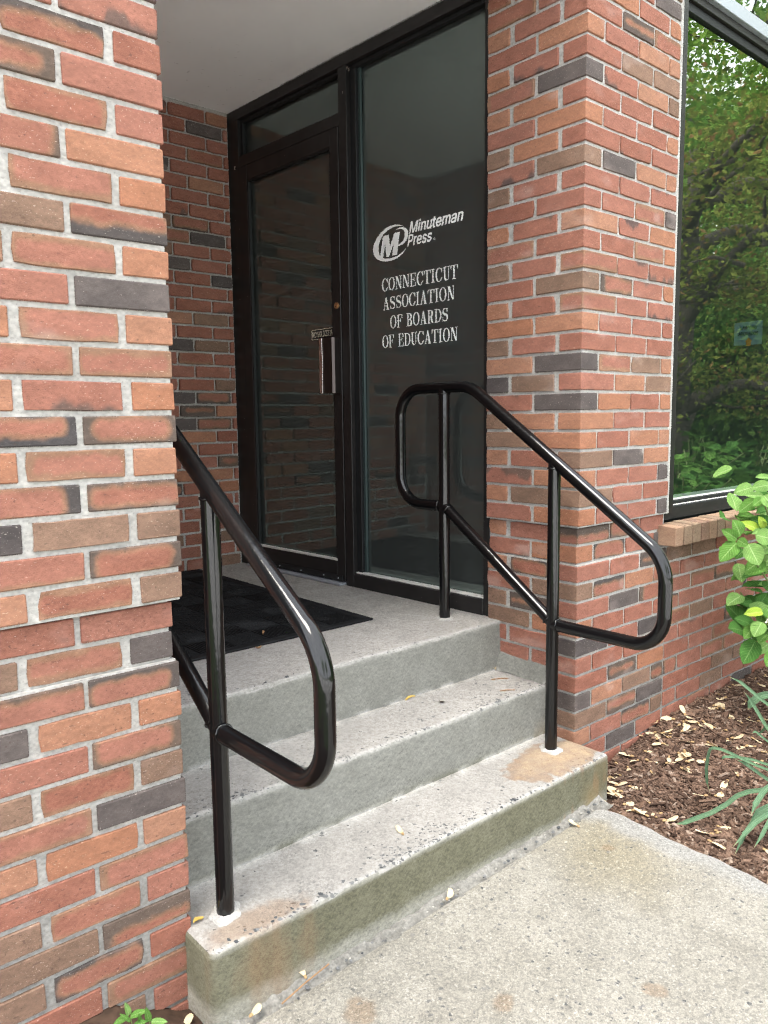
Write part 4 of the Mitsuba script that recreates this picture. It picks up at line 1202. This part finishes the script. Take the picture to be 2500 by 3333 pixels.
LEAVES=[[0.662,-0.271,0.673,0.633,-0.264,0.73,0.051,1.0],[0.631,-0.273,0.664,0.577,-0.247,0.701,0.035,1.0],[0.619,-0.278,0.654,0.553,-0.255,0.605,0.052,1.0],[0.66,-0.301,0.647,0.663,-0.341,0.578,0.06,2.0],[0.602,-0.287,0.667,0.606,-0.32,0.651,0.031,1.0],[0.718,-0.263,0.614,0.673,-0.254,0.588,0.037,0.0],[0.817,-0.253,0.799,0.756,-0.232,0.766,0.039,1.0],[0.796,-0.287,0.806,0.749,-0.277,0.784,0.029,1.0],[0.812,-0.286,0.816,0.748,-0.256,0.825,0.023,2.0],[0.782,-0.299,0.822,0.784,-0.333,0.783,0.043,2.0],[0.864,-0.285,0.855,0.803,-0.259,0.853,0.041,2.0],[0.838,-0.298,0.885,0.779,-0.272,0.891,0.023,2.0],[0.8,-0.283,0.683,0.736,-0.249,0.717,0.032,3.0],[0.724,-0.299,0.674,0.756,-0.356,0.659,0.053,2.0],[0.804,-0.298,0.693,0.777,-0.296,0.731,0.026,3.0],[0.77,-0.297,0.689,0.727,-0.287,0.677,0.016,2.0],[0.934,-0.267,0.678,0.868,-0.231,0.714,0.057,0.0],[0.93,-0.265,0.754,0.871,-0.242,0.745,0.03,0.0],[0.795,-0.31,0.572,0.723,-0.279,0.543,0.039,1.0],[0.867,-0.301,0.605,0.814,-0.278,0.624,0.035,0.0],[0.864,-0.3,0.588,0.829,-0.294,0.609,0.026,1.0],[0.861,-0.284,0.509,0.778,-0.24,0.497,0.035,0.0],[0.792,-0.309,0.561,0.723,-0.28,0.536,0.057,1.0],[0.767,-0.327,0.564,0.763,-0.345,0.592,0.037,2.0],[0.777,-0.326,0.625,0.731,-0.316,0.605,0.034,2.0],[0.739,-0.266,0.286,0.681,-0.239,0.307,0.063,0.0],[0.789,-0.281,0.3,0.732,-0.252,0.339,0.046,0.0],[0.74,-0.333,0.376,0.671,-0.3,0.373,0.032,3.0],[0.843,-0.264,0.367,0.775,-0.227,0.398,0.037,0.0],[0.849,-0.27,0.365,0.857,-0.295,0.418,0.04,0.0],[0.731,-0.308,0.318,0.683,-0.298,0.285,0.038,1.0],[0.749,-0.307,0.255,0.69,-0.294,0.18,0.061,0.0],[0.714,-0.343,0.342,0.67,-0.337,0.302,0.046,2.0],[0.747,-0.353,0.29,0.7,-0.342,0.269,0.037,1.0],[0.777,-0.346,0.243,0.723,-0.329,0.222,0.036,2.0],[0.757,-0.36,0.22,0.725,-0.366,0.173,0.026,1.0],[0.782,-0.328,0.386,0.773,-0.352,0.353,0.037,1.0],[0.832,-0.295,0.449,0.835,-0.32,0.472,0.038,0.0]]
lrng = np.random.default_rng(77)
hy = thing('hydrangea', 'leafy green hydrangea bush at the right edge in front of the low brick wall', 'shrub')
for i, q in enumerate(LEAVES):
    B, Tp, w, c = np.array(q[:3]), np.array(q[3:6]), q[6], int(q[7])
    face = CAM_O - B
    face = face / np.linalg.norm(face) + [0, 0, .45] + lrng.normal(0, .22, 3)
    k = uniq(f'{hy}__leaf')
    scene[k] = {**LEAFPLY[(i % 4, c)], 'to_world': leaf_matrix(B, B + (Tp - B) * 1.12, w * 1.25, face)}
for i in range(46):
    c0, sd = ((np.array([.90, -.23, .72]), (.08, .04, .13)), (np.array([.83, -.26, .34]), (.06, .04, .08)))[i % 3 == 2]
    B = c0 + lrng.normal(0, 1, 3) * sd
    B[1] = min(B[1], -.10)
    d = lrng.normal(0, 1, 3) * [1, .6, .6]
    L = lrng.uniform(.07, .10)
    k = uniq(f'{hy}__leaf')
    scene[k] = {**LEAFPLY[(i % 4, int(lrng.choice([0, 0, 1, 1, 2])))], 'to_world': leaf_matrix(B, B + d / np.linalg.norm(d) * L, L * .72, np.array([-.5, -.6, .9]) + lrng.normal(0, .35, 3))}
n_ = 0
CR = np.cross(CAM_F, CAM_UP)
while n_ < 150:                                            # the rest of the bush, mostly beyond the frame
    a = lrng.uniform(0, 2 * math.pi)
    rr = lrng.uniform(.1, .40)
    P = np.array([1.13 + rr * math.cos(a), -.42 + rr * .85 * math.sin(a), lrng.uniform(.05, .92)])
    if P[1] > -.06: continue
    q = P - CAM_O
    u = (q @ CR) / (q @ CAM_F)
    if u < .505 + (0 if q @ CAM_F < 3.1 else -.03): continue
    out = np.array([math.cos(a), math.sin(a), lrng.uniform(-.3, .4)])
    L = lrng.uniform(.07, .125)
    k = uniq(f'{hy}__leaf')
    scene[k] = {**LEAFPLY[(n_ % 4, int(lrng.choice([0, 0, 1, 1, 2])))], 'to_world': leaf_matrix(P, P + out / np.linalg.norm(out) * L, L * .68, [out[0] * .5, out[1] * .5 - .2, 1.0])}
    n_ += 1
for i, (p0, p1) in enumerate((((1.05, -.40, -.13), (.64, -.28, .665)), ((1.08, -.38, -.13), (.80, -.29, .80)), ((1.10, -.42, -.13), (.78, -.31, .60)), ((1.06, -.45, -.13), (.76, -.33, .33)), ((1.10, -.36, -.13), (.84, -.28, .38)),
                              ((1.16, -.42, -.13), (1.15, -.45, .8)), ((1.18, -.40, -.13), (1.3, -.35, .75)))):
    p0, p1 = np.array(p0), np.array(p1)
    mid = p0 * .55 + p1 * .45 + [.10, .0, .10]
    part(hy, 'stem', sweep(fillet([p0, mid, p1], [.3], 8), .0035, 7, up=(.3, 1, .1)), 'm_stem', smooth=True)
for i in range(9):
    P = np.array([.752, -.352, .305]) + lrng.normal(0, .016, 3)
    k = uniq(f'{hy}__floret')
    scene[k] = {**mikit.ply(litter_leaf(.016, .018, i + 1), 'm_petal', smooth=True), 'to_world': T4().translate(P.tolist()).rotate([0, 0, 1], float(lrng.uniform(0, 360))).rotate([0, 1, 0], float(lrng.uniform(-60, 20)))}

# strap-leaved bulbs
def strap_mesh(P, w, seed):
    pts = fillet(P, [.05] * (len(P) - 2), 3)
    r = np.random.default_rng(seed)
    n = len(pts)
    t = np.gradient(pts, axis=0)
    t /= np.linalg.norm(t, axis=1, keepdims=True)
    look = CAM_O - pts
    side = np.cross(t, look / np.linalg.norm(look, axis=1, keepdims=True) + [0, 0, .35])
    side /= np.linalg.norm(side, axis=1, keepdims=True)
    nn = np.cross(side, t)
    s = np.linspace(0, 1, n)
    prof = np.clip(np.minimum(s / .13, 1), 0, 1) ** .6 * (1 - .25 * np.clip((s - .7) / .3, 0, 1))
    v, uv = [], []
    for j in range(5):
        o = j / 4 - .5
        v.append(pts + side * (o * w * prof)[:, None] + nn * ((o * o * 4) * w * .28 * prof)[:, None])
        uv.append(np.c_[1 - s, np.full(n, j / 4)])
    V_ = np.stack(v, 1).reshape(-1, 3)
    return quads(V_, grid(n, 5)), np.stack(uv, 1).reshape(-1, 2)


STRAPS=[[[[-0.034,-0.387,-0.187],[0.012,-0.415,-0.189],[0.039,-0.444,-0.171],[0.074,-0.479,-0.15],[0.107,-0.512,-0.12],[0.128,-0.535,-0.09],[0.152,-0.561,-0.074],[0.179,-0.592,-0.066],[0.203,-0.619,-0.05],[0.232,-0.654,-0.058]],0.0142],[[[-0.083,-0.621,-0.148],[-0.021,-0.626,-0.129],[0.044,-0.632,-0.112],[0.116,-0.647,-0.099],[0.198,-0.669,-0.091]],0.0135],[[[-0.07,-0.623,-0.176],[-0.028,-0.62,-0.156],[0.017,-0.619,-0.13],[0.067,-0.622,-0.108],[0.128,-0.637,-0.102]],0.0104],[[[0.034,-0.621,-0.092],[0.073,-0.617,-0.068],[0.116,-0.618,-0.049],[0.164,-0.623,-0.029],[0.223,-0.648,-0.068]],0.0159],[[[-0.006,-0.651,-0.167],[0.046,-0.653,-0.143],[0.1,-0.654,-0.108],[0.161,-0.663,-0.086]],0.0115],[[[0.234,-0.4,-0.176],[0.221,-0.39,-0.126],[0.202,-0.395,-0.069],[0.19,-0.405,-0.02],[0.179,-0.418,0.023],[0.185,-0.453,0.024],[0.192,-0.49,0.016],[0.198,-0.526,0.006],[0.208,-0.566,-0.004],[0.214,-0.601,-0.008],[0.237,-0.657,-0.047]],0.0096],[[[0.173,-0.461,-0.005],[0.169,-0.468,0.009],[0.192,-0.501,0.011],[0.219,-0.539,0.007],[0.247,-0.579,-0.006],[0.282,-0.628,-0.038]],0.0084],[[[0.206,-0.489,-0.003],[0.211,-0.521,-0.011],[0.214,-0.553,-0.025],[0.223,-0.591,-0.046],[0.243,-0.641,-0.084]],0.0105],[[[0.503,-0.319,0.17],[0.514,-0.358,0.156],[0.524,-0.399,0.126],[0.53,-0.434,0.102],[0.535,-0.468,0.081],[0.556,-0.521,0.034]],0.0111],[[[0.54,-0.36,0.116],[0.537,-0.388,0.091],[0.532,-0.417,0.055],[0.527,-0.444,0.022],[0.523,-0.472,-0.009],[0.529,-0.513,-0.068]],0.0117],[[[0.644,-0.335,0.008],[0.646,-0.348,0.039],[0.655,-0.369,0.064],[0.673,-0.398,0.079],[0.697,-0.439,0.064]],0.0271],[[[0.403,-0.457,0.02],[0.413,-0.464,0.027],[0.429,-0.481,0.007],[0.449,-0.503,-0.017],[0.477,-0.534,-0.058]],0.0071],[[[0.05,-0.612,-0.118],[0.1,-0.618,-0.105],[0.152,-0.627,-0.103],[0.221,-0.649,-0.09]],0.0224]]
b1 = thing('bulb_plant', 'arching blue green strap leaves of a bulb plant at the lower right edge', 'plant')
b2 = thing('bulb_plant', 'strap leaved bulb plant higher up the right edge, closer to the brick wall', 'plant')
for i, (P, w) in enumerate(STRAPS):
    m, uv = strap_mesh(P, w * 1.05, i)
    part(b2 if i in (8, 9, 10, 11) else b1, 'leaf', m, 'm_strap', smooth=True, uv=uv)
for b, P in ((b1, (.34, -.72, -.2)), (b2, (.66, -.58, -.2))):
    for i in range(9):
        a = lrng.uniform(-2.2, 1.2)
        d = np.array([math.cos(a), math.sin(a), 0])
        p0 = np.array(P) + d * .02
        m, uv = strap_mesh([p0 + d * .30 + [0, 0, lrng.uniform(.02, .16)], p0 + d * .15 + [0, 0, .2], p0 + d * .03 + [0, 0, .1], p0], .013, 40 + i)
        part(b, 'leaf', m, 'm_strap', smooth=True, uv=uv)

SPROUT=[[-1.725,-0.118,-0.097,-1.755,-0.106,-0.104,0.011],[-1.724,-0.118,-0.095,-1.731,-0.12,-0.062,0.01],[-1.723,-0.119,-0.098,-1.703,-0.147,-0.076,0.012],[-1.694,-0.146,-0.109,-1.7,-0.149,-0.071,0.011],[-1.691,-0.149,-0.109,-1.671,-0.179,-0.099,0.011],[-1.718,-0.127,-0.116,-1.702,-0.152,-0.1,0.011],[-1.723,-0.121,-0.108,-1.739,-0.117,-0.084,0.007],[-1.708,-0.134,-0.108,-1.712,-0.14,-0.084,0.007]]
sp = thing('seedling', 'small bright green seedling at the foot of the near brick pier', 'plant')
for i, q in enumerate(SPROUT):
    k = uniq(f'{sp}__leaf')
    B = np.array(q[:3])
    scene[k] = {**LEAFPLY[(i % 4, (1, 2, 1, 1, 2, 1, 1, 1)[i])], 'to_world': leaf_matrix(B, q[3:6], q[6] * 1.25, CAM_O - B + [0, 0, 1.2])}
for a, b in (((-1.713, -.130, -.19), (-1.722, -.119, -.096)), ((-1.705, -.140, -.19), (-1.692, -.147, -.108)), ((-1.71, -.135, -.18), (-1.709, -.134, -.107))):
    part(sp, 'stem', sweep(np.linspace(a, b, 4), .0012, 6), 'm_stem', smooth=True)

# ------------------------------------------------------------------ shrubs and trees across the bed, seen mirrored in the window
def leaf_cloud(centres, normals, sizes, r, asp=.55):
    n = len(centres)
    x = r.normal(0, 1, (n, 3)); x -= normals * (x * normals).sum(1, keepdims=True)
    x /= np.linalg.norm(x, axis=1, keepdims=True)
    y = np.cross(normals, x)
    s = sizes[:, None]
    v = np.stack([centres - x * s * .5, centres + y * s * asp * .5 - normals * s * .06, centres + x * s * .5, centres - y * s * asp * .5 - normals * s * .06], 1)
    f = np.arange(4 * n).reshape(-1, 4)
    return quads(v.reshape(-1, 3), f), np.repeat(r.uniform(0, 1, (n, 1)), 4, 0).repeat(2, 1)


def tree(name, label, group, base, height, crown_z, rad, nleaf, size, mat, seed, limbs=7, trunk_r=.12, lean=(0, 0)):
    r = np.random.default_rng(seed)
    t = thing(name, label, 'tree', group)
    b = np.array(base, float)
    top = b + [lean[0], lean[1], height * .82]
    pts = np.array([b + (top - b) * s + np.array([math.sin(s * 5 + seed), math.cos(s * 4 + seed), 0]) * .05 * height * .2 for s in np.linspace(0, 1, 9)])
    part(t, 'trunk', sweep(pts, np.linspace(trunk_r, trunk_r * .25, 9), 9), 'm_bark', smooth=True)
    tips, lm = [], []
    for i in range(limbs):
        s = r.uniform(.22, .9)
        p = b + (top - b) * s
        a = i * 2.399 + r.uniform(-.4, .4)
        q = np.array([math.cos(a), math.sin(a), r.uniform(.05, .55)]) * rad * r.uniform(.65, 1.0)
        path = [p, p + q * .35 + [0, 0, .08 * rad], p + q * .7 + r.normal(0, .06 * rad, 3), p + q]
        lm.append(sweep(fillet(path, [.2 * rad] * 2, 4), np.linspace(trunk_r * .45, trunk_r * .1, len(fillet(path, [.2 * rad] * 2, 4))), 7))
        tips += [path[1], path[2], path[3]]
        for _ in range(5):
            u = r.uniform(.3, 1)
            p2 = p + q * u
            d = r.normal(0, 1, 3); d /= np.linalg.norm(d); d[2] = abs(d[2]) * .5 - .1
            e = p2 + d * rad * r.uniform(.25, .5)
            lm.append(sweep(np.array([p2, (p2 + e) / 2 + r.normal(0, .02 * rad, 3), e]), np.linspace(trunk_r * .14, trunk_r * .05, 3), 5))
            tips += [e, (p2 + e) / 2]
    part(t, 'limb', cat(lm), 'm_bark', smooth=True)
    tips = np.array(tips)
    cc = np.array([b[0] + lean[0] * .5, b[1] + lean[1] * .5, crown_z])
    k = int(nleaf / 26)
    anch = np.where(r.random((k, 1)) < .55, tips[r.integers(0, len(tips), k)], cc + r.normal(0, 1, (k, 3)) * np.array([rad, rad, height * .32]) * .52)
    anch = anch[(anch[:, 2] > b[2] + height * .16)]
    P = np.repeat(anch, 26, 0) + r.normal(0, 1, (len(anch) * 26, 3)) * size * 2.0
    nn = r.normal(0, 1, P.shape) + [0, 0, .8]
    nn /= np.linalg.norm(nn, axis=1, keepdims=True)
    m, uv = leaf_cloud(P, nn, size * r.uniform(.6, 1.25, len(P)), r)
    part(t, 'crown', m, mat, uv=uv)


tree('crabapple_tree', 'small spreading tree with bronze green leaves, mirrored across the upper window', None, (6.0, -2.7, -.3), 5.2, 3.3, 2.6, 19000, .075, 'm_crab', 3, 13, .2)
tree('tree', 'pale green tree behind the bronze leaved one, mirrored at the window top left', 'trees across the grounds', (12.5, -3.9, -.3), 10.5, 6.2, 3.6, 17000, .16, 'm_tree', 4, 12, .2)
tree('tree', 'bright green tree mirrored behind the dark branches at the window right edge', 'trees across the grounds', (15.5, -8.2, -.3), 12, 6.8, 4.4, 17000, .18, 'm_tree', 5, 12, .22)
tree('tree', 'deep green tree mirrored low behind the shrubs in the window', 'trees across the grounds', (9.5, -5.6, -.3), 7.0, 3.4, 3.0, 15000, .13, 'm_shrub', 6, 10, .15)
tree('tree', 'tall tree across the lawn, outside the frame to the right', 'trees across the grounds', (22, -6, -.3), 13, 7, 5, 13000, .24, 'm_tree', 8, 12, .25)
tree('tree', 'tall tree far behind the walkway, outside the frame', 'trees across the grounds', (-9, -22, -.3), 13, 7.5, 5, 9000, .26, 'm_tree', 9, 10, .25)
tree('tree', 'broad tree beyond the parking area, outside the frame', 'trees across the grounds', (3, -24, -.3), 12, 7, 5, 9000, .26, 'm_tree', 10, 10, .25)


for i, (x, y, h, rd) in enumerate(((7.6, -4.3, 3.0, 1.7), (9.4, -2.4, 3.6, 1.9), (11.5, -6.6, 4.2, 2.2), (12.5, -4.6, 4.4, 2.3), (15, -6.4, 5, 2.6))):
    tree('tall_shrub', ('dense shrub', 'broad leafy shrub', 'dark green shrub', 'big rounded shrub', 'tall bright shrub')[i] + ' mirrored ' + ('low behind the hydrangeas in the window', 'under the bronze leaved tree in the window', 'in the shade at the window right edge', 'behind the trunk in the window', 'farthest back under the trees in the window')[i],
         'shrubs under the trees', (x, y, -.3), h, h * .42, rd, 13000, .13, ('m_shrub', 'm_tree')[i % 2], 50 + i, 12, .05)


def bush(label, c, rx, ry, h, n, size, seed):
    r = np.random.default_rng(seed)
    t = thing('hydrangea', label, 'shrub', 'hydrangeas along the window wall')
    th, ph = r.uniform(0, 2 * math.pi, n), r.uniform(0, 1, n) ** .6
    rr = r.uniform(.6, 1.03, n)
    P = np.c_[c[0] + rx * rr * np.cos(th) * np.sqrt(1 - (ph * .9) ** 2), c[1] + ry * rr * np.sin(th) * np.sqrt(1 - (ph * .9) ** 2), -.1 + h * ph * rr]
    P = P[P[:, 1] < -.06]
    o = P - [c[0], c[1], h * .3]
    o /= np.linalg.norm(o, axis=1, keepdims=True)
    nn = o * .5 + [0, 0, .9] + r.normal(0, .33, P.shape)
    nn /= np.linalg.norm(nn, axis=1, keepdims=True)
    vs, fs, us, base = [], [], [], 0
    lv, lf, lu = np.array(OV[seed % 4][0].vertices), np.array(OV[seed % 4][0].faces), OV[seed % 4][1]
    for p, q, oo in zip(P, nn, o):
        x = oo * [1, 1, .1] + r.normal(0, .5, 3); x -= q * (x @ q); x /= np.linalg.norm(x)
        y = np.cross(q, x)
        s = size * r.uniform(.7, 1.2)
        vs.append(p + s * (lv[:, :1] * x + lv[:, 1:2] * 1.1 * y + lv[:, 2:] * q)); fs.append(lf + base); base += len(lv)
        us.append(lu)
    part(t, 'foliage', trimesh.Trimesh(np.vstack(vs), np.vstack(fs), process=False), ('m_leaf', 'm_leaf_deep')[seed % 2], smooth=True, uv=np.vstack(us))
    st_ = [sweep(np.array([[c[0] + r.normal(0, .05), c[1] + r.normal(0, .05), -.2], [c[0] + r.normal(0, .15 * rx), c[1] + r.normal(0, .1), h * .4], [c[0] + r.normal(0, .4 * rx), c[1] + r.normal(0, .3 * ry), h * .85]]), .006, 6, up=(.3, 1, .1)) for _ in range(8)]
    part(t, 'stem', cat(st_), 'm_stem', smooth=True)


bush('leafy hydrangea mirrored low at the left of the window pane', (2.45, -.85, 0), .55, .5, .86, 420, .125, 1)
bush('dark leafy hydrangea mirrored in the middle of the window foot', (3.5, -1.35, 0), .65, .6, .98, 480, .13, 2)
bush('hydrangea farther along the wall, mirrored small in the window', (4.6, -1.15, 0), .7, .6, 1.0, 420, .13, 3)
bush('broad green hydrangea mirrored behind the nearer shrubs', (5.3, -2.2, 0), .9, .7, 1.05, 420, .14, 4)
